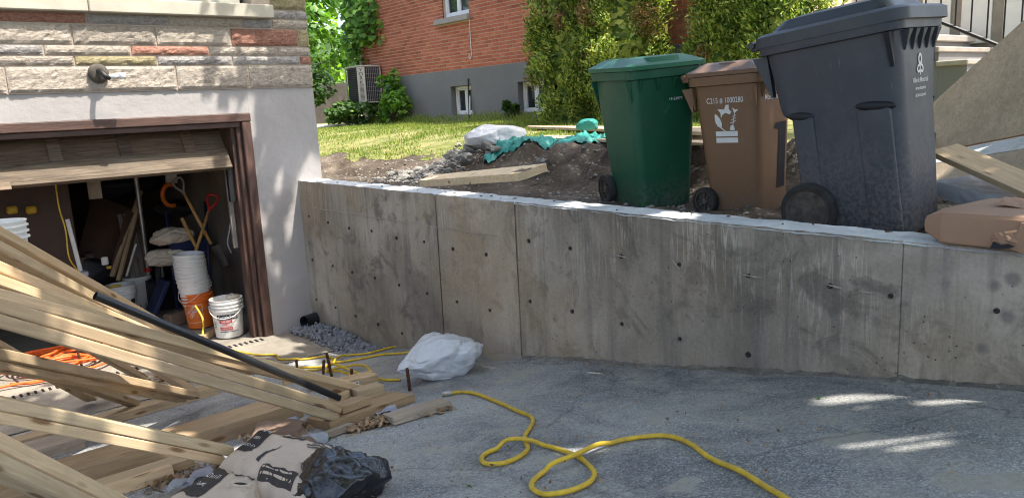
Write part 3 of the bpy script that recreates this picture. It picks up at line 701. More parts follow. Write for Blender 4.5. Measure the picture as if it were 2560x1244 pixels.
def window(y0, y1, z0, z1, depth, double=True):
    t = .055; fr = MB()
    for (a, b, c, d) in ((y0, y1, z0, z0+t), (y0, y1, z1-t, z1), (y0, y0+t, z0+t+.001, z1-t-.001), (y1-t, y1, z0+t+.001, z1-t-.001)):
        fr.box((depth, (a+b)/2-12, (c+d)/2-1.8), (.07, b-a, d-c), bev=.006)
    f_ = obj('window', fr, 'vinyl', bh)
    m2 = MB(); m2.box((depth+.01, (y0+y1)/2-12, (z0+z1)/2-1.8), (.05, .06, z1-z0-2*t-.004)); 
    if double: obj('mullion', m2, 'vinyl', f_)
    for a, b in (((y0+t, (y0+y1)/2-.03), ((y0+y1)/2+.03, y1-t)) if double else ((y0+t, y1-t),)):
        m3 = MB(); m3.box((depth+.02, (a+b)/2-12, (z0+z1)/2-1.8), (.006, b-a-.002, z1-z0-2*t-.002)); obj('pane', m3, 'glass', f_)
        m4 = MB()
        for (p0, p1, s0, s1) in ((a, b, z0+t, z0+t+.03), (a, b, z1-t-.03, z1-t), (a, a+.03, z0+t+.031, z1-t-.031), (b-.03, b, z0+t+.031, z1-t-.031)): m4.box((depth+.005, (p0+p1)/2-12, (s0+s1)/2-1.8), (.03, p1-p0-.002, s1-s0-.002))
        obj('sash', m4, 'vinyl', f_)
window(12.865, 13.775, 4.025, 5.19, .10)
window(12.905, 13.625, 2.005, 2.595, .13); window(10.685, 11.415, 2.005, 2.575, .13)
mb = MB(); mb.tube([(-.08, 5.33, 1.15), (-.08, 5.33, 3.4)], .04, 10); obj('downspout', mb, 'vinyl', bh)
mb = MB(); mb.tube(smooth_path([(-.02, .84, 2.1), (-.03, .83, 1.6), (-.03, .82, 1.42), (-.04, .86, 1.32), (-.04, .90, 1.36), (-.03, .88, 1.42)], 5), .008, 5); obj('cable', mb, 'print', bh)

# ---- porch steps on the right
po = thing('porch_steps', 'grey concrete porch with stone treads and black iron railing', 'steps', (9.3, 4.2, 1.8))
mb = MB(); mb.box((.9, 1.0, .40), (1.8, 2.3, .9)); obj('base', mb, 'foundation', po)
mb = MB(); mb.box((.88, 1.0, .895), (1.9, 2.4, .08), bev=.012); obj('landing_slab', mb, 'stonesill', po)
for k in range(5):
    y = -.15-.3*(k+.5); z = .75-.16*k
    mb = MB(); mb.box((.95, y, z/2-.05), (1.7, .298, z+.02)); obj('riser', mb, 'foundation', po)
    mb = MB(); mb.box((.93, y-.012, z-.02+.005), (1.8, .33, .06), bev=.01); obj('tread', mb, 'buffbrick', po)
mb = MB(); mb.box((2.2, .6, 1.6), (.2, 5.5, 3.2)); obj('house_front', mb, 'buffbrick', po)
for k in range(5):
    mb = MB(); mb.box((2.08, -1.6+k*.5, 1.4), (.05, .36, 1.1), bev=.01); obj('panel', mb, 'vinyl', po)
def rail(p, q_, r_): mb = MB(); mb.tube([p, q_], r_, 6); return mb
obj('post', rail((.06, -.13, .93), (.06, -.13, 2.0), .035), 'iron', po); obj('post', rail((.06, 2.0, .93), (.06, 2.0, 2.0), .03), 'iron', po)
mb = MB(); mb.box((.06, -.13, .96), (.12, .12, .06), bev=.01); obj('post_foot', mb, 'iron', po)
for z in (1.04, 1.8): obj('rail', rail((.06, -.13, z), (.06, 2.0, z), .02), 'iron', po)
for z in (1.04, 1.85): obj('rail', rail((.06, -.13, z+.16), (.06, -1.9, z-.75), .022), 'iron', po)
for k in range(13):
    y = .02+.16*k; obj('picket', rail((.06, y, 1.04), (.06, y, 1.8), .009), 'iron', po)
for k in range(10):
    y = -.3-.16*k; dz = .16+(y+.13)*.515; obj('picket', rail((.06, y, 1.04+dz), (.06, y, 1.85+dz), .009), 'iron', po)

# ---- trees and shrubs
def crown_points(n, c, r_, lumps, seed, hollow=.55, flatb=None):
    """points in an uneven crown: lumps spread over an ellipsoid, dense towards their surfaces"""
    rs = np.random.default_rng(seed); c = np.array(c); r_ = np.array(r_)
    d = rs.normal(size=(lumps, 3)); d /= np.linalg.norm(d, axis=1)[:, None]
    L = c + d*r_*rs.uniform(.35, .95, (lumps, 1)); lr = rs.uniform(.22, .42, lumps)
    k = rs.integers(0, lumps, n); e = rs.normal(size=(n, 3)); e /= np.linalg.norm(e, axis=1)[:, None]
    P = L[k] + e*(r_*lr[k][:, None])*(rs.uniform(hollow, 1, (n, 1))**.6)
    return P, e
def branches(mb, base, tips, r0, seed, levels=True):
    rs = random.Random(seed)
    for t in tips:
        b = Vector(base); t = Vector(t); m_ = b.lerp(t, .5) + Vector((rs.uniform(-.3, .3), rs.uniform(-.3, .3), rs.uniform(-.1, .35)))*(t-b).length*.25
        pth = smooth_path([b, m_, t], 5); n_ = len(pth); mb.tube(pth, [r0*(1-.85*i/(n_-1)) for i in range(n_)], 6)
def tree(name, label, cat, base, trunk_h, c, r_, n, lumps, leaf, mat, seed, tr=.12, group=None, trans=None):
    t = thing(name, label, cat, base, group=group); c = Vector(c)-Vector(base)
    P, e = crown_points(n, c, r_, lumps, seed)
    N = e*.5 + rvec(n)*.6 + np.array([0, 0, .55]); U = rvec(n)+np.array([0, 0, -.4])
    leaves('crown', P, N, U, RNG.uniform(.7, 1.25, n)*leaf, RNG.uniform(.55, .95, n)*leaf, mat, t, .12)
    mb = MB(); top = Vector((c.x*.5, c.y*.5, trunk_h)); pth = smooth_path([(0, 0, -.2), (.03, .02, trunk_h*.5), top], 5)
    mb.tube(pth, [tr*(1.25-.5*i/(len(pth)-1)) for i in range(len(pth))], 9)
    branches(mb, top, [P[i] for i in range(0, n, max(1, n//26))], tr*.5, seed)
    obj('trunk', mb, 'bark', t, smooth=True); return t
tree('maple_tree', 'bright green maple beside the brick house corner', 'tree', (7.3, 19.8, 1.85), 2.3, (7.4, 19.2, 4.6), (1.9, 1.9, 2.6), 15000, 34, .16, 'mleaf', 5)
tree('dark_maple_sapling', 'dark shaded young tree under the maple beside the air conditioner', 'tree', (8.5, 18.9, 1.85), 1.2, (8.3, 18.8, 2.9), (1.1, .9, 1.0), 5200, 26, .14, 'dleaf', 6, .05)
tree('backdrop_tree', 'pale green tree far behind the maple', 'tree', (10.6, 28, 1.85), 3, (11.3, 28, 4.6), (4.4, 2.5, 3.6), 16000, 60, .32, 'mleaf', 8, .18)
tree('far_tree', 'dark green tree in the gap left of the maple', 'tree', (6.2, 25, 1.85), 3, (8.4, 25, 4.0), (4.2, 2.0, 3.4), 16000, 60, .30, 'dleaf', 9, .18)
# iron fence in the gap
fe = thing('iron_fence', 'black iron fence in shade behind the young trees', 'fence', (8, 21.6, 1.85))
for k in range(24):
    mb = MB(); mb.tube([(-2.4+k*.16, 0, 0), (-2.4+k*.16, 0, 1.1)], .014, 5); obj('picket', mb, 'iron', fe)
for z in (.12, 1.0): mb = MB(); mb.box((-.56, 0, z), (3.9, .03, .04)); obj('rail', mb, 'iron', fe)
mb = MB(); mb.box((-.5, 1.0, .6), (9, .05, 1.3)); obj('board_backing', mb, 'patina', fe)
# cedars
def cedar(label, base, r0, h, n, seed, dry=.0):
    t = thing('cedar_tree', label, 'tree', base, group='cedars along the brick house')
    rs = np.random.default_rng(seed); L = 200
    hh = rs.uniform(.0, 1, L)**.9; aa = rs.uniform(0, 2*np.pi, L); rr_ = r0*(1-.55*hh**1.6)*(.66+.34*np.sin(np.clip(hh*6, 0, 1.57)))*rs.uniform(.72, 1.0, L)
    LC = np.c_[rr_*np.cos(aa), rr_*np.sin(aa), .06+hh*h]; lr = rs.uniform(.10, .26, L)
    k = rs.integers(0, L, n); e = rs.normal(size=(n, 3)); e /= np.linalg.norm(e, axis=1)[:, None]
    P = LC[k] + e*lr[k][:, None]*rs.uniform(.3, 1, (n, 1))*np.array([1, 1, 1.3])
    out = np.c_[np.cos(aa[k]), np.sin(aa[k]), np.full(n, .55)]
    U = out*.9 + rvec(n)*.65 + [0, 0, .3]; N = rvec(n) + out*.25
    ln = RNG.uniform(.045, .09, n); dm = rs.random(L) < dry; sel = dm[k]
    ni = n//5; hi = rs.uniform(0, 1, ni); ai = rs.uniform(0, 2*np.pi, ni); ri = r0*(1-.55*hi**1.6)*.68*rs.uniform(.5, 1, ni)**.5
    PI_ = np.c_[ri*np.cos(ai), ri*np.sin(ai), hi*h]
    A_ = lambda x, y: np.concatenate([x, y])
    leaves('crown', A_(P[~sel], PI_), A_(N[~sel], np.c_[np.cos(ai), np.sin(ai), rs.normal(0, .4, ni)]), A_(U[~sel], rvec(ni)), A_(ln[~sel], np.full(ni, .15)), A_(ln[~sel]*.36, np.full(ni, .09)), 'cleaf', t, .05)
    if sel.any(): leaves('dry_sprays', P[sel], N[sel], U[sel], ln[sel], ln[sel]*.28, 'cbrown', t, .05)
    mb = MB(); mb.tube([(0, 0, -.1), (.03, 0, h*.5), (0, .02, h*.95)], [.07, .05, .015], 8)
    branches(mb, (0, 0, h*.25), [LC[i] for i in range(0, L, 9)], .014, seed); obj('trunk', mb, 'bark', t, smooth=True)
cedar('large sunlit cedar beside the basement windows', (8.55, (8.550, 8.724, 1.875)[1], 1.80), .74, 3.6, 52000, 3, .06)
cedar('sunlit cedar behind the green bin', (8.6, (8.600, 7.753, 1.857)[1], 1.80), .72, 3.6, 52000, 4, .12)
cedar('darker cedar behind the brown bin', (8.75, (8.750, 6.126, 1.822)[1], 1.80), .50, 3.4, 30000, 5, .04)
cedar('cedar half hidden behind the black bin', (8.75, (8.750, 5.264, 1.808)[1], 1.80), .55, 3.4, 26000, 6, .04)
def shrub(name, label, base, r_, n, leaf, mat, seed, lumps=14):
    t = thing(name, label, 'shrub', base)
    P, e = crown_points(n, (0, 0, r_[2]*.9), r_, lumps, seed); P[:, 2] = np.abs(P[:, 2])
    leaves('crown', P, e*.4+rvec(n)*.6+[0, 0, .6], rvec(n), RNG.uniform(.7, 1.2, n)*leaf, RNG.uniform(.45, .8, n)*leaf, mat, t, .1)
    mb = MB(); branches(mb, (0, 0, 0), [P[i] for i in range(0, n, max(1, n//14))], .014, seed); obj('stem', mb, 'bark', t)
shrub('bush', 'green bush under the air conditioner at the basement wall', (9.350, 15.490, 1.923), (.35, .65, .6), 750, .15, 'mleaf', 12, 22)
shrub('bush', 'low dark bush in the shade left of the air conditioner', (8.900, 16.676, 1.823), (.8, .5, .32), 800, .15, 'dleaf', 14, 20)
shrub('weed', 'small spiky weed by the basement wall', (9.500, 11.452, 1.906), (.13, .2, .2), 130, .2, 'dleaf', 13, 5)
vn = thing('climbing_vine', 'leafy vine climbing the white downspout', 'vine', (9.6, 17.2, 1.85))
n = 900; t_ = RNG.uniform(0, 1, n); P = np.c_[RNG.normal(-.1, .12, n), RNG.normal(.2, .16, n), 1.3+t_*2.9]
sp = RNG.random(n) < .4; P[sp] += np.c_[np.zeros(sp.sum()), -RNG.uniform(0, 1.0, sp.sum()), RNG.normal(.15, .22, sp.sum())]; P[sp, 2] = 2.2+(P[sp, 2]-2.2)*.35
leaves('foliage', P, rvec(n)*.6+[-.7, -.5, .4], rvec(n)+[0, 0, -.8], RNG.uniform(.12, .2, n), RNG.uniform(.1, .16, n), 'mleaf', vn, .1)
mb = MB(); mb.tube(smooth_path([(0, .15, 0), (-.05, .1, 1.2), (.02, .15, 2.6), (0, .1, 4.2)], 5), .018, 6); mb.tube(smooth_path([(0, .1, 2.3), (.03, -.4, 2.4), (.03, -.9, 2.25)], 5), .01, 5); obj('stem', mb, 'bark', vn)
# big street tree behind the camera that shades the driveway
st = thing('shade_tree', 'tall maple overhead outside the frame shading the driveway', 'tree', (6.0, -3.4, 1.38))
def in_shadow_gap(P, gaps):
    keep = np.ones(len(P), bool); s = np.array(SUN)
    for gx, gy, gz, gr in gaps:
        d = P - np.array([gx, gy, gz]); along = d @ s; perp = np.linalg.norm(d - along[:, None]*s, axis=1); keep &= perp > gr
    return keep
GAPS = [(2.057, 2.137, 0.752, 0.15), (2.600, 5.775, 0.092, 0.16), (1.121, 4.046, 0.920, 0.16), (1.446, 3.733, 0.724, 0.15), (0.439, 3.562, 0.961, 0.16), (0.681, 3.469, 0.850, 0.15), (3.378, 2.654, 1.510, 0.15), (3.605, 5.033, 1.510, 0.18), (40.200, 36.284, 1.900, 0.10), (2.614, 6.734, -0.003, 0.20), (2.608, 1.273, 0.912, 0.20), (2.626, 1.180, 0.929, 0.22), (2.650, 1.094, 0.945, 0.19), (3.059, 1.036, 0.955, 0.17), (3.134, 1.164, 0.932, 0.16), (3.081, 0.886, 0.983, 0.18), (2.954, 1.463, 0.877, 0.15), (2.524, 7.194, -0.011, 0.32), (2.274, 7.143, -0.010, 0.24), (3.101, 5.318, 0.170, 0.19), (2.618, 6.132, 0.038, 0.16), (1.102, 8.289, -0.016, 0.70), (0.666, 7.944, -0.015, 0.50), (0.793, 8.202, -0.016, 0.50), (1.300, 7.892, -0.015, 0.40), (1.144, 5.182, 0.256, 0.20), (0.748, 4.852, 0.269, 0.25), (0.911, 4.718, 0.266, 0.22), (1.240, 3.686, 0.921, 0.18), (0.926, 4.368, 1.051, 0.18), (0.388, 3.636, 1.640, 0.17), (0.706, 4.344, 1.297, 0.18), (6.353, 2.157, 2.115, 0.23), (6.499, 2.335, 1.987, 0.23), (6.198, 1.987, 2.247, 0.23), (6.365, 2.072, 2.350, 0.20), (4.510, 8.859, 1.450, 0.30), (3.397, 3.454, 1.510, 0.18), (3.357, 5.545, 1.510, 0.20), (3.442, 7.212, 1.510, 0.25)]
n = 62000; rs = np.random.default_rng(77)
lump = []
while len(lump) < 320:
    x, y, z = rs.uniform(-2.5, 9.2), rs.uniform(-7.5, 4.6), rs.uniform(5.9, 9.2)
    # the crown leaves the facade, the lawn and the cedars in the sun
    tt = (z-1.6)/SUN.z; sx, sy = x-SUN.x*tt, y-SUN.y*tt
    if sy > 6.7 - .25*max(0, z-6) and sx < 2.9: continue
    if sy > 7.6 or (sx > 5.6 and sy > 5.3) or sx > 7.2: continue
    lump.append((x, y, z))
for fx_, fz_ in ((3.35, .9), (3.42, 1.6), (3.55, 2.2), (3.45, 2.7), (3.3, .3), (3.5, 1.2), (3.52, 3.1), (2.2, 3.2)):
    tt = rs.uniform(6.2, 7.4)-fz_; lump.append((fx_+.1+SUN.x/SUN.z*tt, 7.3+SUN.y/SUN.z*tt, fz_+tt))
for gx_ in np.arange(.2, 3.4, .55):
    for gy_ in np.arange(.6, 6.0, .55):
        tt = rs.uniform(5.6, 7.4); lump.append((gx_+rs.uniform(-.15, .15)+SUN.x/SUN.z*tt, gy_+rs.uniform(-.15, .15)+SUN.y/SUN.z*tt, g(gy_)+tt))
lump = np.array(lump); k = rs.integers(0, len(lump), n); e = rs.normal(size=(n, 3)); e /= np.linalg.norm(e, axis=1)[:, None]
P = lump[k] + e*rs.uniform(.2, .8, (n, 1))*np.array([1.0, 1.0, .6])
keep = in_shadow_gap(P, GAPS)
P = P[keep] - np.array([6.0, -3.4, 1.38]); n = len(P)
leaves('crown', P, rvec(n)*.8+[0, 0, .9], rvec(n), RNG.uniform(.14, .22, n), RNG.uniform(.12, .18, n), 'mleaf', st, .1)
mb = MB(); pth = smooth_path([(0, 0, -.2), (.05, .1, 2), (-.1, .3, 4.2)], 5); mb.tube(pth, [.3-.08*i/(len(pth)-1) for i in range(len(pth))], 12)
branches(mb, (-.1, .3, 4.0), [lump[i]-np.array([6.0, -3.4, 1.38]) for i in range(0, len(lump), 7)], .09, 4); obj('trunk', mb, 'bark', st, smooth=True)

# ================================================================== THINGS
GN = Vector((0, .182, .983))
# ---- lumber
LG = 'leaning lumber boards'
def board(A, B, w_, h_, mat, label, group=None, ext=0.0, drop=0.0, upv=Vector((0, 0, 1)), name='lumber_board'):
    A, B = Vector(A), Vector(B); x = (B-A).normalized(); A = A - x*ext; y = upv.cross(x).normalized(); z = x.cross(y)
    if group == LG: rl_ = Matrix.Rotation(random.uniform(-.09, .09), 3, x); y = rl_ @ y; z = rl_ @ z
    c = (A+B)/2 - z*(h_/2+drop) + y*(w_/2); L = (B-A).length
    mb = MB(); mb.box((0, 0, 0), (L, w_, h_), bev=.005)
    m_ = Matrix((x, y, z)).transposed().to_4x4(); m_.translation = c
    return tag(obj(name, mb, mat, mtx=m_), label, 'lumber', group)
E_ = .047; W_ = .082
# each given by its near top edge: left end held up on the work table, right end on the ground
board((0.404, 4.167, 1.719), (1.782, 6.146, 0.426), W_, E_, 'pine', 'topmost pine board of the fan, edge against the dark garage', LG, 1.0)
board((0.371, 3.922, 1.681), (1.725, 5.794, 0.409), W_, E_, 'pine', 'second pine board from the top of the fan', LG, 1.0)
board((0.341, 3.735, 1.619), (1.718, 5.416, 0.451), W_, E_, 'pine', 'third pine board from the top of the fan', LG, 1.0)
board((0.322, 3.610, 1.583), (1.817, 5.073, 0.453), W_, E_, 'pine', 'fourth pine board of the fan, lying under the third', LG, 1.0)
board((2.287, 4.267, 0.338), (0.301, 3.539, 1.488), W_, E_, 'pine2', 'board tucked beneath the fifth board of the fan', LG, 0)
board((0.298, 3.427, 1.558), (2.258, 4.176, 0.408), W_, E_, 'pine', 'fifth pine board of the fan, ending beside the small blocks', LG, 1.0)
board((0.277, 3.245, 1.550), (1.778, 3.690, 0.578), W_*.9, E_, 'pine', 'pine board with bright upper edge in the front pair of the fan', LG, 1.0)
board((0.277, 3.245, 1.550), (1.774, 3.692, 0.579), W_*.9, E_, 'pine', 'lower greenish pine board of the front pair of the fan', LG, 1.0, drop=E_+.002)
board((0.282, 3.636, 1.282), (1.495, 5.301, 0.309), W_, E_, 'pine2', 'upper board of the brownish pair below the fan', LG, .8)
board((0.282, 3.636, 1.282), (1.407, 5.255, 0.363), W_, E_*.8, 'pine2', 'lower board of the brownish pair below the fan', LG, .8, drop=E_+.003)
board((0.231, 3.323, 1.169), (1.149, 3.610, 0.568), W_*.8, E_, 'pine', 'upper board of the pair ending at the cement bags', LG, .8)
board((0.231, 3.323, 1.169), (1.120, 3.599, 0.585), W_*.8, E_*.95, 'pine', 'lower board of the pair ending at the cement bags', LG, .8, drop=E_+.002)
board((0.156, 2.438, 1.336), (0.664, 2.976, 0.653), W_, E_, 'pine', 'upper board of the pair in the bottom left corner', LG, .6)
board((0.156, 2.438, 1.336), (0.664, 2.976, 0.653), W_, E_, 'pine', 'lower board of the pair in the bottom left corner', LG, .6, drop=E_+.002)
board((0.300, 5.024, 1.104), (1.070, 6.514, 0.084), W_, E_, 'pine2', 'board tip pointing down to the ground beside the drain slots', LG, .5)
board((0.751, 5.912, 0.866), (1.486, 6.637, 0.096), W_, E_, 'pine2', 'board tip touching the ground beyond the brownish pair', LG, .5)
board((0.737, 5.340, 0.627), (1.238, 5.870, 0.163), W_, E_, 'pine2', 'short board tip beneath the brownish pair', LG, .6)
board((1.144, 6.053, 0.603), (1.616, 5.747, 0.118), W_, E_, 'pine2', 'dark board tip under the front pair of the fan', LG, .4)
CG = 'boards lying flat on the driveway'
def flat(Bp, L, w_, h_, mat, label, yaw=0.0, lift=0.0, group=CG, name='lumber_board', pitch=0.0):
    Bp = Vector(Bp) + Vector((0, 0, lift)); x = Vector((math.cos(yaw), math.sin(yaw), 0)); x = (x - GN*x.dot(GN)).normalized()
    y = GN.cross(x); c = Bp - x*(L/2) + y*(w_/2) + GN*(h_/2)
    mb = MB(); mb.box((0, 0, 0), (L, w_, h_), bev=.003)
    m_ = Matrix((x, y, GN)).transposed().to_4x4(); m_.translation = c
    return tag(obj(name, mb, mat, mtx=m_), label, 'lumber', group)
flat((1.754, 5.737, 0.098), 2.1, .26, .06, 'pine2', 'pale wide plank farthest of those lying across the driveway', R(4))
flat((1.740, 4.157, 0.380), 2.3, .40, .095, 'pine2', 'broad grey-topped plank with dapple of sun, lying across the driveway', R(1))
flat((0.965, 4.310, 0.352), 1.6, .25, .09, 'pine2', 'sun-spotted thick plank lying under the second pair of boards', R(0))
flat((1.014, 3.826, 0.441), 1.4, .17, .05, 'pine2', 'pinkish grey plank with nails in front of the thick plank', R(1))
flat((0.892, 3.747, 0.456), .62, .06, .06, 'pine', 'short greenish offcut lying nearest the cement bags', R(3))
flat((0.738, 5.113, 0.207), 1.1, .4, .07, 'greywood', 'grey plank at the left edge under the boards', R(-2))
FG = 'form blocks around the rebar stakes'
flat((2.228, 3.679, 0.468), .56, .26, .05, 'pine2', 'long form board at the right end of the lumber, leaves along its edge', R(3), group=FG)
flat((1.971, 3.735, 0.458), .19, .14, .045, 'pine2', 'short block stacked on the long form board', R(6), .055, FG, 'wood_block')
flat((2.157, 3.902, 0.427), .17, .14, .06, 'pine2', 'thick wood block beside the end of the fifth fan board', R(-12), .05, FG, 'wood_block')
flat((1.993, 4.032, 0.403), .09, .1, .05, 'pine', 'pale sawn offcut at the lower end of the black pipe', R(14), .06, FG, 'wood_block')
flat((2.222, 3.301, 0.538), .34, .15, .042, 'greywood', 'grey plank end nearest the yellow hose', R(-8), group=FG)
flat((2.152, 3.372, 0.525), .15, .08, .04, 'greywood', 'small grey offcut in front of the plank end', R(8), group=FG, name='wood_block')
flat((2.211, 6.261, 0.024), .16, .1, .05, 'pine2', 'small block farthest left among the rebar stakes', R(-8), group=FG, name='wood_block')
flat((2.312, 5.314, 0.171), .2, .1, .05, 'pine2', 'block between the second and third rebar stakes', R(-14), group=FG, name='wood_block')
flat((2.292, 4.815, 0.260), .2, .12, .05, 'pine2', 'block under the yellow hose loop', R(-18), group=FG, name='wood_block')
t = thing('barcode_block', 'lumber block with a white barcode tag under the hose loop', 'lumber', (2.301, 4.482, 0.321), (0, 0, R(-10)))
mb = MB(); mb.box((0, .06, .035), (.24, .12, .07), bev=.003); obj('block', mb, 'pine2', t)
mb = MB(); mb.box((-.06, -.001, .04), (.085, .004, .035)); tg_ = obj('tag', mb, 'print', t)
for k in range(9): mb = MB(); mb.box((-.093+k*.008, -.004, .042), (.004 if k % 3 else .002, .002, .024)); obj('bar', mb, 'blackprint', tg_)
flat((1.750, 3.539, 0.494), .5, .05, .035, 'greywood', 'dirty thin strip of wood half buried in dead leaves', R(8), name='wood_strip')
# work table (mostly hidden) that carries the left ends and the bucket
wt = thing('work_table', 'yellow steel work table behind the raised ends of the boards', 'table', (-.35, 4.4, .40))
mb = MB(); mb.box((0, .1, .78), (1.2, .8, .04)); obj('top', mb, 'greywood', wt)
for sx in (-.5, .5):
    for sy in (-.2, .42): mb = MB(); mb.box((sx, sy, .28), (.05, .05, .96)); obj('leg', mb, 'yellow', wt)
mb = MB(); mb.box((0, -.2, .33), (.95, .03, .05)); obj('stretcher', mb, 'yellow', wt)
# sawhorse carrying the raised ends
sw = thing('sawhorse', 'rough wooden sawhorse under the raised board ends, out of view', 'sawhorse', (-.35, 3.15, .55))
mb = MB(); mb.box((0, 0, .92), (.1, 1.2, .08)); obj('beam', mb, 'greywood', sw)
for sx in (-1, 1):
    for sy in (-.5, .5): mb = MB(); mb.tube([(sx*.05, sy, .9), (sx*.3, sy, -.02)], .03, 4); obj('leg', mb, 'greywood', sw)
nm = MB(); nm.tube([(0, 0, 0), (.004, 0, .05)], .0025, 5); nme = mesh_of('nail', nm)
for p_, lb in (((0.925, 4.193, 0.374), 'bent nail standing in the pinkish grey plank, left of two'), ((0.949, 4.168, 0.378), 'bent nail standing in the pinkish grey plank, right of two')):
    tag(obj('nail', nme, 'rust', loc=Vector(p_)+Vector((0, .04, .055)), rot=(random.uniform(-.3, .3), random.uniform(-.3, .3), 0)), lb, 'nail')
# black pipe
A = Vector((0.638, 3.579, 1.437)); B = Vector((1.764, 3.711, 0.618)); ax = (B-A).normalized(); mb = MB()
mb.tube([A, B], .018, 14, False); mb.tube([A+ax*.0005, B-ax*.0005], .0145, 14, False)
tag(obj('black_pipe', mb, 'blackplastic', smooth=True), 'thin black plastic pipe lying along the lumber fan', 'pipe')
# rebar stakes
for k, (p, h_, lx, lab) in enumerate(((((2.343, 5.632, 0.115)), .13, .0, 'rusty rebar stake, leftmost by the blocks'), ((2.330, 5.163, 0.198), .15, .03, 'rusty rebar stake, second from the left by the blocks'), ((2.406, 5.138, 0.202), .20, -.03, 'rusty rebar stake rising inside the hose loop, tallest of the row'), ((2.334, 4.660, 0.289), .12, -.01, 'rusty rebar stake in front of the barcode block'), ((2.389, 4.003, 0.409), .15, -.012, 'rusty rebar stake in front of the white plastic bag'), ((1.181, 7.658, -0.014), .26, -.03, 'rusty rebar stake beside the orange cord'), ((2.216, 6.368, 0.014), .08, 0, 'short rebar stake beside the farthest small block'))):
    mb = MB(); n = 12; mb.tube([(lx*i/n, 0, -.05+(h_+.05)*i/n) for i in range(n+1)], [.0105+.0016*(i % 2) for i in range(n+1)], 7)
    tag(obj('rebar_stake', mb, 'rust', loc=p), lab, 'rebar', 'rebar stakes')
# trench drain
dr = thing('trench_drain', 'slotted concrete trench drain across the garage door', 'drain', (1.0, 7.2, 0))
mb = MB(); mb.grid(lambda u, v: (-1.6+3.42*u, -.12+.24*v, .004+.003*fbm((u*20, v*3, 1), 2)-(.02 if v in (0, 1) else 0)), 40, 6); obj('cover', mb, 'apron', dr)
smb = MB(); smb.box((0, 0, 0), (.018, .075, .008)); sme = mesh_of('slot', smb)
for k in range(62):
    if abs(-1.5+k*.052-.3) > 3: continue
    obj('slot', sme, 'dark', dr, loc=(-1.5+k*.052, .02, .0065))

# ---- hoses and cords
def hosez(x, y): return drive_z(x, y) if y < 6.25 else max(0.0, g(y)) + .01
def hose(name, pts, r_, mat, label, cat, lifts={}):
    P = smooth_path([(x, y, 0) for x, y in pts], 7); n = len(P)
    path = []
    for i, p in enumerate(P):
        z = hosez(p.x, p.y) + r_*.9 + .003
        for (lx, ly), (lz, lr) in lifts.items():
            d = math.hypot(p.x-lx, p.y-ly); z += lz*max(0, 1-d/lr)
        path.append((p.x, p.y, z))
    # lift where the hose crosses itself
    for i in range(len(path)):
        for j in range(i-12):
            if math.hypot(path[i][0]-path[j][0], path[i][1]-path[j][1]) < r_*2.2:
                for k in range(-9, 10):
                    if 0 <= i+k < len(path):
                        x, y, z = path[i+k]; base = path[j][2]+2*r_
                        path[i+k] = (x, y, max(z, z + (base-z)*max(0, 1-abs(k)/9)))
    mb = MB(); mb.tube(path, r_, 9); return tag(obj(name, mb, mat, smooth=True), label, cat)
hose('yellow_hose', [(2.362, 3.576),(2.397, 3.573),(2.458, 3.515),(2.449, 3.346),(2.375, 3.070),(2.302, 2.847),(2.248, 2.672),(2.171, 2.568),(2.041, 2.468),(1.977, 2.390),(1.920, 2.308),(1.838, 2.262),(1.757, 2.265),(1.718, 2.327),(1.748, 2.403),(1.816, 2.448),(1.907, 2.425),(1.963, 2.358),(1.975, 2.243),(1.945, 2.046),(1.894, 1.922),(1.837, 1.838),(1.756, 1.790),(1.662, 1.794),(1.608, 1.854),(1.629, 1.944),(1.690, 2.005),(1.786, 2.034),(1.913, 2.012),(2.056, 2.021),(2.169, 1.996),(2.252, 1.898),(2.264, 1.807),(2.221, 1.697),(2.140, 1.565),(2.076, 1.389),(2.000, 1.237),(1.933, 1.103),(1.839, 0.921)], .0098, 'yellow', 'yellow hose looping across the bare asphalt in the foreground', 'hose')
hose('yellow_hose', [(2.163, 7.851),(2.220, 7.664),(2.248, 7.398),(2.318, 7.054),(2.424, 6.738),(2.548, 6.578),(2.514, 6.389),(2.654, 6.212),(2.807, 6.092),(2.781, 5.913),(2.711, 5.764),(2.807, 5.602),(2.991, 5.457),(3.080, 5.284),(3.158, 5.235),(3.251, 5.346),(3.327, 5.573),(3.249, 5.667),(3.040, 5.683),(2.901, 5.842),(2.751, 5.770),(2.645, 5.658),(2.548, 5.817),(2.464, 5.991)], .0092, 'yellow', 'yellow hose wandering from the garage to the concrete wall', 'hose')
hose('yellow_hose', [(2.427, 5.864),(2.504, 5.646),(2.618, 5.661),(2.520, 5.443),(2.431, 5.314),(2.409, 5.213),(2.581, 5.301),(2.650, 5.167),(2.566, 4.872),(2.478, 4.687),(2.419, 4.702),(2.400, 4.943),(2.409, 5.213),(2.404, 5.014),(2.419, 4.702),(2.466, 4.527),(2.522, 4.352)], .0092, 'yellow', 'yellow hose loop lying over the wood blocks', 'hose', {(2.430, 5.002): (.06, .5)})
p_ = Vector((2.389, 3.573, 0.488)); mb = MB(); mb.tube([p_+Vector((-.03, .02, .014)), p_+Vector((.012, -.012, .014))], .0145, 10); mb.tube([p_+Vector((-.012, .006, .014)), p_+Vector((-.002, -.001, .014))], .0175, 6); tag(obj('hose_coupling', mb, 'steel', smooth=R(35)), 'metal coupling of the foreground hose at the grey plank end', 'coupling')
pts = []
rs = random.Random(5)
for k in range(90):
    a = k*.62; r_ = .30+.13*math.sin(k*.9)+rs.uniform(-.07, .07); pts.append((1.03+r_*1.15*math.cos(a)+.0015*k, 7.88+r_*.9*math.sin(a), .02+.0009*k+.03*abs(math.sin(k*.35))))
mb = MB(); mb.tube(smooth_path(pts, 4), .011, 7); tag(obj('extension_cord', mb, 'orange', smooth=True), 'tangled coil of orange extension cord on the garage floor', 'cord')
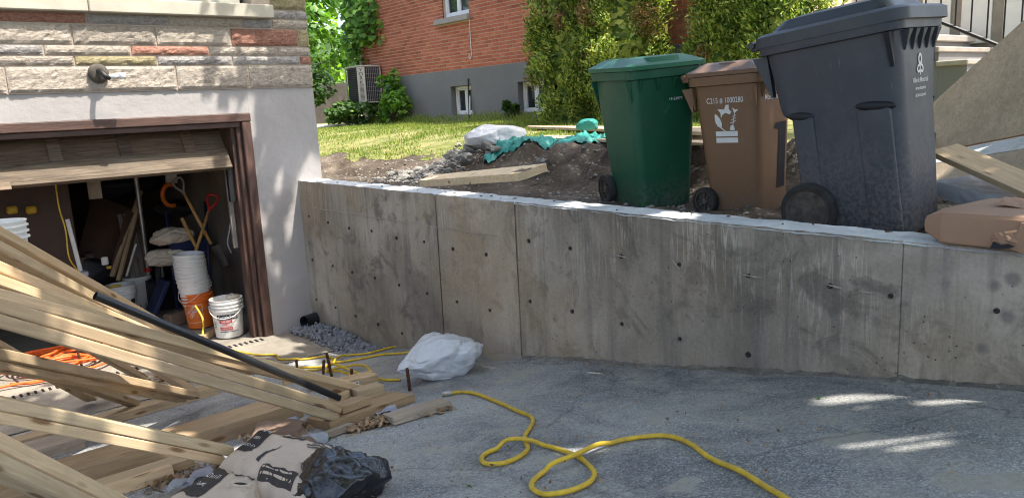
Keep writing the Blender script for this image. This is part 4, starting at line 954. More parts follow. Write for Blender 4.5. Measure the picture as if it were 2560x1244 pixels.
mb = MB(); mb.tube(smooth_path([(.62, 7.62, .012), (.75, 7.5, .012), (.95, 7.45, .02), (.55, 7.55, .02), (.3, 7.5, .012), (.1, 7.7, .012)], 6), .011, 7); tag(obj('extension_cord', mb, 'orange', smooth=True), 'loose end of orange cord left of the coil', 'cord')
mb = MB(); mb.tube(smooth_path([(1.276, 8.200, 1.649), (1.275, 8.200, 1.405), (1.299, 8.200, 1.194), (1.292, 8.200, 0.946), (1.352, 8.300, 0.806), (1.442, 8.400, 0.656)], 6), .007, 6)
tag(obj('yellow_cable', mb, 'yellow', smooth=True), 'thin yellow cable hanging down inside the garage', 'cable')

# ---- crumpled film things
def blob(name, c, r_, seed, mat, label, cat, crease=.18, sub=5, flat=True, rot=0.0, planes=30, shape=None, pleats=0, pamp=.05):
    """crumpled film: a many-sided body with flat facets, ridges and soft dents"""
    rs_ = np.random.default_rng(seed*13+1)
    bm = bmesh.new(); bmesh.ops.create_icosphere(bm, subdivisions=sub, radius=1)
    D_ = np.array([v.co for v in bm.verts]); D_ /= np.linalg.norm(D_, axis=1)[:, None]
    nn = rs_.normal(size=(planes, 3)); nn /= np.linalg.norm(nn, axis=1)[:, None]; hh_ = rs_.uniform(.70, 1.0, planes)
    dt = D_ @ nn.T; k_ = np.where(dt > .08, hh_[None]/np.maximum(dt, .08), 9).min(1)
    k_ = np.minimum(k_, 1.25)
    s = Vector((seed*7.1, seed*3.3, seed))
    for v, kk, d in zip(bm.verts, k_, D_):
        dv = Vector(d); f1 = abs(fbm(dv*1.5+s, 1)); f2 = abs(fbm(dv*3.4+s*2, 1))
        kk *= 1 - crease*.5*max(0, .16-f1) - crease*.22*max(0, .12-f2) + .10*fbm(dv*.9+s, 2)
        if pleats: ph = math.atan2(d[2], d[1]); kk *= 1 + pamp*(1-2*abs(((ph*pleats/6.283 + 1.3*fbm(dv*1.1+s, 2)) % 1)-.5))*smst(-1.0, -.1, -abs(d[0]-.15)+.2)
        p_ = Vector((d[0]*r_[0], d[1]*r_[1], d[2]*r_[2]))*kk
        if shape: p_ = shape(p_)
        if flat and p_.z < -r_[2]*.45: p_.z = -r_[2]*.45 + (p_.z+r_[2]*.45)*.12
        v.co = p_
    mb = MB(); mb.bm(bm, Matrix.Rotation(rot, 4, 'Z')); o = obj(name, mb, mat, loc=c, smooth=R(60)); return tag(o, label, cat)
p = Vector((2.653, 4.002, 0.409)); blob('plastic_bag', p+Vector((.03, .12, .10)), (.33, .19, .22), 3, 'whitebag', 'puffed white plastic bag lying on the asphalt before the wall', 'bag', 1.1, rot=R(-12), planes=26, pleats=7, pamp=.07, shape=lambda q: Vector((q.x, q.y*(.8+.5*smst(-.3, .3, q.x)), q.z*(.46+.48*smst(-.2, .06, q.x)-.22*smst(.1, .36, q.x)))))
p = Vector((1.195, 2.491, 0.687)); blob('garbage_bag', p+Vector((-.02, .1, .045)), (.19, .16, .14), 8, 'blackbag', 'crumpled glossy black garbage bag at the bottom of the picture', 'bag', 1.2, rot=R(65), planes=20, pleats=8, pamp=.16)
p = Vector((1.498, 3.490, 0.503)); blob('plastic_scrap', p+Vector((0, 0, .02)), (.10, .07, .05), 12, 'wrap', 'small crumpled clear plastic beside the cement bag', 'plastic', .5, 4)
p = Vector((1.621, 4.067, 0.397)); blob('paper_cup', p+Vector((0, 0, .02)), (.06, .035, .035), 15, 'lavender', 'crushed grey cup lying under the grey-topped plank', 'cup', .4, 3)
p = Vector((5.432, 6.916, 1.838)); blob('white_sheet', p+Vector((0, 0, -.03)), (.33, .36, .17), 22, 'whitebag', 'bundled white plastic sheet on top of the rubble', 'plastic', .22, rot=R(30))

# ---- cement bags
def bil(c, u, v): a = Vector(c[0]).lerp(Vector(c[1]), u); b = Vector(c[2]).lerp(Vector(c[3]), u); return a.lerp(b, v)
def sack(name, cs, thick, seed, mat, label, nfold=5):
    t = thing(name, label, 'bag', tuple(bil(cs, .5, .5))); o = bil(cs, .5, .5)
    def P(u, v, off=0.0):
        b = bil(cs, u, v); e = min(u, 1-u, v, 1-v); h_ = thick*(1-(1-min(1, e*4.2))**2.4)**.8
        h_ += .012*fbm((u*2.6+seed, v*2.6, seed), 2)*min(1, e*8) + .003*fbm((u*11+seed, v*9, 1), 3)
        h_ -= .03*max(0, 1-abs(u-.46-.12*v)/.05)*max(0, .35-v)*2
        ed = .012*fbm((u*14, v*14, seed), 3)
        return b - o + Vector((ed, ed, max(.006, h_)+.006+off))
    mb = MB(); mb.grid(lambda u, v: P(u, v), 46, 46); mb.grid(lambda u, v: bil(cs, 1-u, v)-o+Vector((0, 0, .004)), 4, 4); obj('sack', mb, mat, t, smooth=True)
    return t, P
def sub2d(shape, it=2):
    bm = bmesh.new(); vs = [bm.verts.new((x, y, 0)) for x, y in shape[0]]
    for f_ in shape[1]:
        try: bm.faces.new([vs[i] for i in f_])
        except ValueError: pass
    for _ in range(it): bmesh.ops.subdivide_edges(bm, edges=bm.edges[:], cuts=1, use_grid_fill=True)
    bm.verts.index_update(); r_ = ([(v.co.x, v.co.y) for v in bm.verts], [tuple(v.index for v in f_.verts) for f_ in bm.faces]); bm.free(); return r_
cs1 = ((0.952, 3.377, 0.524), (1.019, 2.461, 0.692), (1.338, 3.866, 0.434), (1.401, 2.889, 0.614))
bag, P1 = sack('cement_bag', cs1, .13, 2, 'paper', 'flattened kraft paper cement bag with black French print, beside the black garbage bag')
dk = decal('print_panel', rect2d(.235, .62, .17, .64, 6, 18), lambda x, y: P1(x, y, .003), 'blackprint', bag)
for k, s in enumerate(('CE CÔTÉ', 'VERS', 'LE HAUT')):
    decal('lettering', text2d(s, .085, .42), lambda x, y, k=k: P1(.235-x, .42+k*.20-y*1.0, .006), 'print', dk)
def tri2(pts): return (pts, [tuple(range(len(pts)))])
lg = decal('print_logo', sub2d(tri2([(.44, .80), (.66, .80), (.66, .95), (.44, .95)]), 3), lambda x, y: P1(x+(y-.87)*.3, y, .003), 'blackprint', bag)
decal('lettering', sub2d(tri2([(.45, .93), (.60, .93), (.655, .82), (.56, .885)]), 2), lambda x, y: P1(x+(y-.87)*.3, y, .006), 'paper', lg)
for k in range(4): decal('lettering', rect2d(.475+.03*k, .845-.008*k, .018, .05), lambda x, y: P1(x+(y-.87)*.3, y, .0065), 'paper', lg)
for k in range(5): decal('print_line', rect2d(.80+.01*(k % 2), .86-.035*k, .22-.05*(k % 3), .012, 8, 1), lambda x, y: P1(x, y, .003), 'blackprint', bag)
def swp(i, n): t = i/n; return (.50-.05*math.sin(t*2.2)-.02*t, .62-.42*t, .004+.034*t)
n = 14; vs = []
for i in range(n+1): x, y, w2 = swp(i, n); vs += [(x-w2/2, y), (x+w2/2, y)]
decal('print_swoosh', (vs, [(2*i, 2*i+1, 2*i+3, 2*i+2) for i in range(n)]), lambda x, y: P1(x, y, .003), 'blackprint', bag)
dk = decal('print_panel', rect2d(.66, .13, .34, .13, 16, 5, .03), lambda x, y: P1(x, y, .003), 'blackprint', bag)
for k in range(14): decal('lettering', rect2d(.53+.042*(k % 7), .155-.05*(k//7), .026+.01*(k % 3), .016), lambda x, y: P1(x, y, .006), 'paper', dk)
cs2 = ((0.679, 3.210, 0.554), (0.772, 2.507, 0.684), (1.038, 3.474, 0.506), (1.049, 2.949, 0.602))
bag2, P2 = sack('cement_bag', cs2, .085, 9, 'paper', 'torn kraft paper cement bag at the bottom edge, hole in its mouth')
dk = decal('print_panel', rect2d(.28, .5, .30, .62, 8, 14), lambda x, y: P2(x, y, .003), 'blackprint', bag2)
for k, s in enumerate(('VERS', 'LE HAUT')): decal('lettering', text2d(s, .11, .5), lambda x, y, k=k: P2(.28-x, .42+k*.22-y, .006), 'print', dk)
lg = decal('print_logo', sub2d(tri2([(.42, .84), (.84, .84), (.84, .95), (.42, .95)]), 3), lambda x, y: P2(x, y, .003), 'blackprint', bag2)
decal('lettering', sub2d(tri2([(.44, .935), (.70, .935), (.83, .86), (.62, .90)]), 2), lambda x, y: P2(x, y, .006), 'paper', lg)
mb = MB(); c_ = P2(.74, .62, .0)
pr_ = [(.052, -.01), (.05, .012), (.042, .014), (.03, -.004)]
mb.lathe([(a, b) for a, b in pr_], 16, Matrix.Translation(c_) @ Matrix.Rotation(.5, 4, 'Z') @ Matrix.Scale(.45, 4, (1, 0, 0))); obj('torn_rim', mb, 'paper', bag2)
mb = MB(); mb.lathe([(.04, .004), (.0, .003)], 16, Matrix.Translation(c_) @ Matrix.Rotation(.5, 4, 'Z') @ Matrix.Scale(.45, 4, (1, 0, 0))); obj('hole', mb, 'dark', bag2)
cs3 = ((1.265, 3.757, 0.454), (1.424, 3.262, 0.545), (1.441, 4.080, 0.395), (1.562, 3.835, 0.440))
mb = MB(); o = Vector((1.446, 3.804, 0.445)); mb.grid(lambda u, v: bil(cs3, u, v)-o+Vector((0, 0, .05+.02*fbm((u*3, v*3, 4), 3)+.03*v)), 12, 8); mb.grid(lambda u, v: bil(cs3, 1-u, v)-o+Vector((0, 0, .03+.02*fbm(((1-u)*3, v*3, 4), 3)+.03*v)), 12, 8)
tag(obj('cardboard_sheet', mb, 'darkcard', loc=o), 'dark worn cardboard sheet behind the cement bag', 'cardboard')
mb = MB(); mb.grid(lambda u, v: (u*.14, v*.05, .015+.012*math.sin(u*5+v*4)+.01*fbm((u*4, v*4, 3), 3)), 12, 5)
tag(obj('wrapper', mb, 'lavender', loc=(1.927, 3.596, 0.483), rot=R(4), smooth=True), 'flat lavender plastic wrapper among the dead leaves', 'wrapper')
mb = MB(); mb.grid(lambda u, v: (u*.16, v*.06, .02+.015*math.sin(u*6+v*4)), 12, 5)
tag(obj('wrapper', mb, 'lavender', loc=(0.882, 3.441, 0.512), rot=R(35), smooth=True), 'torn pale plastic wrapper left of the cement bags', 'wrapper')
mb = MB(); mb.grid(lambda u, v: (u*.14, v*.08, .02+.015*math.sin(u*8+v*4)), 12, 5)
tag(obj('wrapper', mb, 'wrap', loc=(0.788, 3.445, 0.511), rot=R(10), smooth=True), 'blue-white plastic scrap at the bottom left of the cement bags', 'wrapper')
def maple_leaf(loc, s, rot, label):
    o = []
    for k in range(10):
        a = math.pi*(.5 + k/5); r_ = (1.0, .42, .85, .35, .55, .25, .55, .35, .85, .42)[k]; o.append((s*r_*math.cos(a), s*r_*math.sin(a)))
    mb = MB(); mb.add([(0, 0, .012)] + [(x, y, .006+.25*abs(x)*.4) for x, y in o], [(0, i+1, (i+1) % 10+1) for i in range(10)])
    mb.tube([(0, 0, .012), (0, -s*.9, .006)], .0015, 4); tag(obj('maple_leaf', mb, 'dleaf', loc=loc, rot=rot), label, 'leaf', 'green fallen leaves')
maple_leaf((1.578, 3.519, 0.498), .06, (.1, 0, 1.0), 'green maple leaf beside the dead leaves near the clear plastic')
maple_leaf((2.009, 3.433, 0.513), .055, (.5, .2, 2.2), 'green maple leaf on the lavender wrapper')
maple_leaf((1.535, 2.202, 0.740), .018, (.2, .2, .2), 'tiny dark green leaf alone on the asphalt')
maple_leaf((2.931, 1.577, 0.856), .02, (.2, .2, 2.2), 'small green leaf on the asphalt near the wall')
# dead leaves and chips
def litter(name, label, spots, n, mat='litter', size=(.02, .05)):
    P = []; 
    for _ in range(n):
        a, b, wd = random.choice(spots); t = random.random(); q_ = Vector(a).lerp(Vector(b), t); x = q_.x+random.gauss(0, wd); y = q_.y+random.gauss(0, wd)
        P.append((x, y, drive_z(x, y) + random.uniform(.004, .03)))
    n = len(P); l_ = RNG.uniform(size[0], size[1], n)
    return stuff(leaves(name, P, rvec(n)*.55+[0, 0, .8], rvec(n), l_, l_*RNG.uniform(.25, .6, n), mat, None, .25), label, 'leaves')
litter('dead_leaves', 'brown dead leaves heaped along the form board and around the cement bags', [((1.723, 3.555, 0.491), (2.203, 3.312, 0.536), .035), ((1.794, 3.555, 0.491), (2.100, 3.434, 0.513), .03), ((1.412, 4.062, 0.398), (1.710, 3.873, 0.432), .06), ((0.779, 3.716, 0.461), (1.084, 3.614, 0.480), .07), ((1.615, 5.950, 0.064), (1.521, 6.258, 0.024), .05), ((1.561, 6.870, -0.007), (1.761, 6.544, 0.003), .08), ((3.444, 4.131, 0.385), (3.339, 3.553, 0.491), .02), ((1.721, 3.506, 0.500), (1.990, 3.423, 0.515), .03)], 1500, 'litter', (.025, .065))
litter('asphalt_crumbs', 'scattered dark crumbs and twigs on the asphalt', [((2.557, 3.915, 0.425), (2.412, 0.731, 1.012), .5), ((1.492, 2.986, 0.596), (1.944, 1.536, 0.863), .4), ((3.146, 3.822, 0.442), (3.349, 1.038, 0.955), .03), ((3.398, 4.032, 0.403), (3.404, 2.162, 0.748), .025)], 900, 'litter', (.006, .026))
# gravel heap by the wall corner
gme = [rock_mesh('pebble', 'gravel', k, 1, .7, .5) for k in range(4)]
mb = MB()
for k in range(650):
    u = random.random(); x = 2.98+.25*random.random()**.7; y = 7.28-1.5*u
    hh = .10*max(0, 1-((u-.35)/.5)**2)*max(0, 1-(3.25-x)/.32)
    me = random.choice(gme); s = random.uniform(.012, .03); m_ = Matrix.Translation((x, y, hosez(x, y)+hh*random.uniform(.5, 1))) @ Matrix.Rotation(random.uniform(0, 6), 4, rvec(1)[0]) @ Matrix.Scale(s, 4)
    mb.add([v.co for v in me.vertices], [tuple(p_.vertices) for p_ in me.polygons], m_)
stuff(obj('gravel_heap', mb, 'gravel'), 'heap of blue-grey crushed gravel in the corner by the drain pipe', 'gravel')
mb = MB(); c0 = Vector((3.233, 4.093, 0.392)); mb.grid(lambda u, v: (c0.x+.34-.62*u*(1), c0.y-.35+.75*v, drive_z(c0.x+.34-.62*u, c0.y-.35+.75*v)-.03+.115*math.sin(math.pi*v)*max(0, math.cos(u*1.9))**1.2+.012*fbm((u*6, v*6, 2), 3)), 24, 24)
stuff(obj('sand_heap', mb, 'apron', smooth=True), 'low pale heap of sand at the foot of the wall beyond the bag', 'sand')
mb = MB(); mb.grid(lambda u, v: (WX+.03-.085*u*(.35+1.2*abs(fbm((v*16, 1, 3), 4))), 4.2-5.2*v, drive_z(WX, 4.2-5.2*v)+.004+.022*(1-u)**1.5+.012*fbm((u*3, v*90, 4), 3)-(.02 if u == 1 else 0)), 8, 220)
stuff(obj('grit_strip', mb, 'gritdirt', smooth=True), 'strip of dirt and grit gathered along the foot of the wall', 'grit')
dp = thing('drain_pipe', 'black corrugated drain pipe stub poking out of the wall corner', 'pipe', (3.25, 7.20, .10), (0, R(-90), R(18)))
mb = MB(); mb.lathe([(.058+.006*(k % 2), -.02+k*.012) for k in range(16)], 18); mb.lathe([(.057, .16), (.05, -.02)], 18); obj('sleeve', mb, 'blackplastic', dp, smooth=True)
mb = MB(); mb.lathe([(.053, .05), (.0, .05)], 18); obj('bore', mb, 'dark', dp)

# ---- wall light on the stone front
lp = Vector((1.570, 7.324, 2.571)); wl = thing('wall_light', 'old round brown wall light base with white bulb socket on the stones', 'lamp', (lp.x, H-.045, lp.z))
rx = Matrix.Rotation(math.pi/2, 4, 'X')
mb = MB(); mb.lathe([(.0, .03), (.045, .03), (.06, .026), (.078, .012), (.082, 0), (.078, -.02)], 24, rx); obj('base_plate', mb, 'hub', wl, smooth=R(40))
mb = MB(); mb.tube(smooth_path([(0, -.03, .02), (0, -.10, .01), (.02, -.14, -.03), (.05, -.13, -.045)], 5), .021, 10); obj('elbow', mb, 'iron', wl, smooth=True)
mb = MB(); mb.tube([(.045, -.13, -.035), (.13, -.15, -.03)], [.018, .024], 10); obj('socket', mb, 'whitepaint', wl, smooth=True)
mb = MB(); mb.tube([(.12, -.148, -.03), (.17, -.16, -.03)], [.03, .026], 8); obj('bulb_collar', mb, 'whitebag', wl, smooth=True)

# ---- wheelie bins
def rr(w_, d_, r_, z, yo=0.0, n=5, xo=0.0):
    pts = []
    for cx, cy, a0 in ((w_/2-r_, d_/2-r_, 0), (-w_/2+r_, d_/2-r_, 90), (-w_/2+r_, -d_/2+r_, 180), (w_/2-r_, -d_/2+r_, 270)):
        for k in range(n+1): a = R(a0+90*k/n); pts.append((cx+r_*math.cos(a)+xo, cy+r_*math.sin(a)+yo, z))
    return pts
def wheel(parent, x, y, z, r_, wd, spokes, sgn):
    wl_ = obj('wheel', MB().lathe([(r_*.80, -wd/2), (r_*.95, -wd/2), (r_, -wd*.3), (r_, wd*.3), (r_*.95, wd/2), (r_*.80, wd/2)], 32), 'rubber', parent, loc=(x, y, z), rot=(0, R(90), 0), smooth=R(40))
    mb = MB(); s = -sgn
    if spokes:
        mb.lathe([(r_*.80, wd*.42), (r_*.68, wd*.40), (r_*.68, -wd*.4), (r_*.80, -wd*.42)], 32)
        mb.lathe([(0, wd*.42), (r_*.2, wd*.40), (r_*.22, -wd*.4), (0, -wd*.42)], 16)
        for k in range(spokes):
            a = 2*math.pi*k/spokes; mb.box((r_*.45*math.cos(a), r_*.45*math.sin(a), 0), (r_*.52, r_*.07, wd*.6), Matrix.Rotation(a+.12, 3, 'Z'))
        mb.lathe([(r_*.68, 0), (r_*.1, 0)], 32)
    else:
        mb.lathe([(r_*.82, wd*.45), (r_*.78, wd*.36), (r_*.70, wd*.30), (r_*.66, wd*.36), (r_*.3, wd*.34), (r_*.1, wd*.40), (0, wd*.42)], 32)
        mb.lathe([(r_*.82, -wd*.45), (r_*.78, -wd*.36), (r_*.70, -wd*.30), (r_*.66, -wd*.36), (r_*.3, -wd*.34), (r_*.1, -wd*.40), (0, -wd*.42)], 32)
    obj('rim', mb, 'hub', wl_, smooth=R(35)); return wl_
def interp(prof, z):
    for (z0, *a), (z1, *b) in zip(prof[:-1], prof[1:]):
        if z0 <= z <= z1: t = (z-z0)/(z1-z0); return [p_+(q_-p_)*t for p_, q_ in zip(a, b)]
    return list(prof[-1][1:])
def eu_bin(name, label, loc, rot, mat, lmat, prof, rimh, lidh, wr, sp, wx, lid_ov):
    b = thing(name, label, 'bin', loc, rot); top = prof[-1]
    body = MB(); body.loft([rr(w_, d_, r_, z, yo) for z, w_, d_, r_, yo in prof], True, False)
    body.loft([rr(w_-.012, d_-.012, r_, z, yo) for z, w_, d_, r_, yo in prof[::-1][:3]], False, False)
    obj('body', body, mat, b, smooth=R(35))
    z, w_, d_, r_, yo = top
    rim = MB(); rim.loft([rr(w_+.002, d_+.002, r_, z-.05, yo), rr(w_+.05, d_+.05, r_+.01, z-.045, yo), rr(w_+.056, d_+.056, r_+.01, z+.012, yo), rr(w_-.01, d_-.01, r_, z+.016, yo)], False, False); obj('rim', rim, mat, b, smooth=R(35))
    lw, ld = w_+.07, d_+.08; zz = z+.016
    lid = MB(); lid.loft([rr(lw, ld, .035, zz, yo-.012), rr(lw+.004, ld+.004, .035, zz+rimh, yo-.012), rr(lw-.03, ld-.03, .035, zz+rimh+.012, yo-.012), rr(lw-.07, ld-.09, .04, zz+rimh+.022, yo-.012), rr(lw-.12, ld-.16, .04, zz+lidh*.8, yo), rr(lw-.20, ld-.26, .04, zz+lidh, yo+.02)], False, True)
    l_ = obj('lid', lid, lmat, b, smooth=R(28))
    hd = MB(); hd.loft([rr(lw*.42, ld*.2, .02, zz+rimh+.012, yo-ld*.36), rr(lw*.40, ld*.18, .02, zz+lidh*.92, yo-ld*.35)], False, True); obj('lid_grip', hd, lmat, l_, smooth=R(30))
    hd = MB(); hd.tube(smooth_path([(-lw*.30, ld*.1, zz+lidh*.72), (-lw*.36, ld*.07, zz+lidh*.8), (-lw*.36, -ld*.13, zz+lidh*.8), (-lw*.30, -ld*.16, zz+lidh*.72)], 4), .011, 8); obj('lid_rib', hd, lmat, l_, smooth=True)
    hb_ = MB(); by = d_/2+yo
    hb_.tube([(-w_*.42, by+.085, z+.02), (w_*.42, by+.085, z+.02)], .016, 10)
    for sx in (-1, -.35, .35, 1): hb_.box((sx*w_*.38, by+.045, z+.005), (.03, .10, .045), bev=.006)
    obj('handle', hb_, mat, b, smooth=R(40))
    for sx in (-1, 1): gt = MB(); gt.loft([rr(.05, .012, .004, z-.22, by+.008, 2, sx*w_*.40), rr(.05, .09, .004, z-.06, by+.045, 2, sx*w_*.40)]); obj('handle_gusset', gt, mat, b)
    for k in range(4):                                                # ribs under the rim, front and side
        gx = (-.36+.24*k)*w_; f_ = MB(); f_.loft([rr(.012, .006, .002, z-.14, yo-d_/2*.985+.003, 2, gx), rr(.03, .05, .002, z-.052, yo-d_/2-.008, 2, gx)]); obj('rim_rib', f_, mat, b)
    for sx in (-1, 1):
        for yy in (-.44, .46):
            f_ = MB(); f_.loft([rr(.006, .012, .002, z-.2, yo+yy*d_, 2, sx*(interp(prof, z-.2)[0]/2-.002)), rr(.05, .02, .002, z-.052, yo+yy*d_, 2, sx*(w_/2+.006))]); obj('side_rib', f_, mat, b)
    for sx in (-1, 1): wheel(b, sx*wx, prof[0][2]/2+prof[0][4]+wr*.25, wr, wr, .055, sp, sx)
    ax_ = MB(); ax_.tube([(-wx, prof[0][2]/2+prof[0][4]+wr*.25, wr), (wx, prof[0][2]/2+prof[0][4]+wr*.25, wr)], .012, 8); obj('axle', ax_, 'iron', b)
    return b
gprof = [(0.0, .40, .44, .05, -.02), (.03, .425, .465, .06, -.02), (.30, .455, .515, .065, -.01), (.70, .505, .585, .065, 0), (.985, .538, .63, .06, 0)]
GB = eu_bin('green_wheelie_bin', 'dark green wheeled recycling bin standing behind the wall', (4.513, 3.82, 1.363), (R(2), R(-3.5), R(-22)), 'bingreen', 'lidgreen', gprof, .028, .085, .115, 12, .25, 0)
decal('lettering', text2d('19-33079', .028), lambda x, y: (x+.08, -interp(gprof, .78+y)[1]/2+interp(gprof, .78+y)[3]-.003, .78+y), 'print', GB)
bprof = [(0.0, .36, .36, .05, -.02), (.03, .38, .385, .06, -.02), (.30, .40, .425, .06, -.01), (.70, .435, .475, .06, 0), (.925, .465, .51, .055, 0)]
BB = eu_bin('brown_wheelie_bin', 'brown compost bin with white logo between the green and black bins', (4.66, 3.08, 1.345), (R(-1), R(-3), R(3)), 'binbrown', 'lidbrown', bprof, .026, .085, .095, 8, .22, 0)
def bside(x, y):   # the -x side of the brown bin; x runs towards the front
    z = y; return (-interp(bprof, z)[0]/2-.003, -x, z)
decal('lettering', text2d('C215 # 1000280', .052, .78), lambda x, y: bside(x+.0, .775+y), 'print', BB)
decal('blank_label', rect2d(0, .555, .165, .034, 2, 1), bside, 'print', BB); decal('blank_label', rect2d(0, .512, .165, .034, 2, 1), bside, 'print', BB)
def ov(pts, cx, cy, s, a): ca, sa = math.cos(a), math.sin(a); return ([(cx+s*(x*ca-y*sa), cy+s*(x*sa+y*ca)) for x, y in pts], [tuple(range(len(pts)))])
leaf = [(-1, 0), (-.5, .38), (.1, .42), (.7, .2), (1, 0), (.7, -.2), (.1, -.36), (-.5, -.3)]
decal('leaf_symbol', ov(leaf, -.058, .64, .055, 2.0), bside, 'print', BB)
decal('leaf_stalk', ov([(-1, -.1), (1, -.15), (1, .15), (-1, .1)], -.03, .588, .03, 2.5), bside, 'print', BB)
bow = [(-1, -.75), (-.55, -.35), (0, -.25), (.6, -.75), (1, -.5), (.75, 0), (1, .6), (.55, .75), (0, .25), (-.5, .5), (-1, .7), (-.75, 0)]
decal('core_symbol', ov(bow, -.005, .705, .046, .35), bside, 'print', BB)
decal('fish_symbol', ov([(-.6, -.55), (.6, -.55), (.45, .35), (0, .6), (-.45, .35)], .045, .595, .03, 0), bside, 'print', BB)
decal('fish_symbol', ov([(-1, -.06), (1, -.06), (1, .06), (-1, .06)], .058, .645, .045, 1.35), bside, 'print', BB)
for k in range(3): decal('fish_symbol', ov([(-1, -.12), (1, -.12), (1, .12), (-1, .12)], .053+.006*k, .632+.02*k, .022-.003*k, .35), bside, 'print', BB)
decal('fish_symbol', ov([(-1, .7), (0, -.8), (1, .7), (0, .3)], .071, .705, .024, -.3), bside, 'print', BB)
decal('lettering', text2d('Montréal', .052, .9), lambda x, y: (x-.06, -interp(bprof, .775+y)[1]/2+interp(bprof, .775+y)[3]-.003, .775+y), 'print', BB)
# flat near-black patch painting the shade of a recess in the brown bin's front
def bfront(x, y): a_ = interp(bprof, y); return (x, -a_[1]/2+a_[3]-.003, y)
decal('recess_shade', sub2d(([(.02, .16), (.12, .16), (.14, .60), (.0, .60), (-.02, .565), (.045, .55)], [(0, 1, 2, 3, 4, 5)]), 3), bfront, 'dark', BB)
# ---- large charcoal bin
kprof = [(0.0, .44, .46, .07, -.05), (.04, .47, .50, .09, -.05), (.35, .49, .56, .09, -.03), (.66, .51, .60, .09, -.015), (.69, .518, .65, .09, .008), (.73, .522, .665, .09, .012), (1.06, .555, .72, .08, .02)]
KB = thing('black_wheelie_bin', 'large charcoal wheeled garbage bin, tallest of the three behind the wall', 'bin', (4.22, 2.0, 1.368), (R(-6), R(-3), R(3)))
mb = MB(); mb.loft([rr(w_, d_, r_, z, yo, 8) for z, w_, d_, r_, yo in kprof], True, False); obj('body', mb, 'binblack', KB, smooth=R(24))
# raised side panels below the shoulder; dark ellipsoids above them imitate pocket shade
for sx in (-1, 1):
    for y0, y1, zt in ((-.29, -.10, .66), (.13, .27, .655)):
        pk = MB(); bm = bmesh.new(); bmesh.ops.create_uvsphere(bm, u_segments=16, v_segments=8, radius=1); pk.bm(bm, Matrix.Translation((sx*(interp(kprof, zt+.03)[0]/2-.006), (y0+y1)/2, zt+.022)) @ Matrix.Rotation(R(6), 4, 'X') @ Matrix.Diagonal((.022, (y1-y0)*.56, .026, 1))); obj('pocket_shade', pk, 'dark', KB, smooth=True)
    for y0, y1 in ((-.27, -.10), (.13, .25)):
        mb = MB(); mb.loft([rr(.03, y1-y0, .012, .04, (y0+y1)/2, 3, sx*(interp(kprof, .04)[0]/2-.012)), rr(.03, y1-y0, .012, .665, (y0+y1)/2, 3, sx*(interp(kprof, .66)[0]/2-.002))]); obj('side_panel', mb, 'binblack', KB, smooth=R(30))
z, w_, d_, r_, yo = kprof[-1]
mb = MB(); mb.loft([rr(w_+.002, d_+.002, r_, z-.03, yo, 8), rr(w_+.05, d_+.05, r_, z-.026, yo, 8), rr(w_+.06, d_+.06, r_, z+.03, yo, 8), rr(w_, d_, r_, z+.034, yo, 8)], False, False); obj('rim', mb, 'binblack', KB, smooth=R(30))
mb = MB(); zz = z+.035
mb.loft([rr(w_+.07, d_+.09, r_, zz-.02, yo-.01, 8), rr(w_+.074, d_+.094, r_, zz+.035, yo-.01, 8), rr(w_+.03, d_+.05, r_, zz+.05, yo-.01, 8), rr(w_-.04, d_-.06, r_, zz+.055, yo, 8), rr(w_-.10, d_-.16, r_, zz+.105, yo-.01, 8), rr(w_-.22, d_-.30, r_*.8, zz+.12, yo-.02, 8)], False, True); ld_ = obj('lid', mb, 'binblack', KB, smooth=R(26))
mb = MB(); mb.tube([(-.25, .455, zz+.01), (.25, .455, zz+.01)], .02, 12)
for sx in (-.22, -.1, .1, .22): mb.box((sx, .415, zz), (.035, .10, .05), bev=.006)
obj('handle', mb, 'binblack', KB, smooth=R(40))
for sx in (-1, 1): mb = MB(); mb.loft([rr(.04, .012, .004, z-.26, .37, 2, sx*.21), rr(.04, .09, .004, z-.03, .42, 2, sx*.21)]); obj('handle_gusset', mb, 'binblack', KB)
for k in range(5):
    gx = -.19+.095*k; mb = MB(); mb.loft([rr(.004, .004, .001, z-.13, yo-d_/2+.004, 2, gx), rr(.05, .06, .001, z-.032, yo-d_/2-.004, 2, gx)]); obj('rim_rib', mb, 'binblack', KB)
for sx in (-1, 1): mb = MB(); mb.loft([rr(.006, .02, .002, z-.2, -.30, 2, sx*(interp(kprof, z-.2)[0]/2-.002)), rr(.06, .03, .002, z-.032, -.30, 2, sx*(w_/2+.004))]); obj('side_rib', mb, 'dark', KB)
for sx in (-1, 1): wheel(KB, sx*.255, .21, .158, .158, .07, 0, sx)
mb = MB(); mb.tube([(-.26, .21, .158), (.26, .21, .158)], .014, 8); obj('axle', mb, 'iron', KB)
def kfront(x, y): a = interp(kprof, y); return (x, -a[1]/2+a[3]-.004, y)
for s, y, sz in (('Ville de Montréal', .775, .036), ('Arrondissement', .735, .026), ('de Saint-Laurent', .70, .026)): decal('lettering', text2d(s, sz, .8), lambda x, yy, y=y: kfront(x, y+yy), 'print', KB)
def petal(a, s=.05): 
    pts = []
    for k in range(14): t = 2*math.pi*k/14; rx_ = .42*math.cos(t); ry = .5+.5*math.sin(t); pts.append((rx_, ry))
    inn = [(x*.45, .5+(y-.5)*.55) for x, y in pts]; al = pts+inn; ca, sa = math.cos(a), math.sin(a)
    return ([(s*(x*ca-y*sa), .85+s*(x*sa+y*ca)) for x, y in al], [(k, (k+1) % 14, 14+(k+1) % 14, 14+k) for k in range(14)])
for a, s in ((0, .06), (2.3, .05), (-2.3, .05)): decal('emblem', petal(a, s), kfront, 'print', KB)
decal('emblem', ([(-.004, .80), (.004, .80), (.004, .85), (-.004, .85)], [(0, 1, 2, 3)]), kfront, 'print', KB)
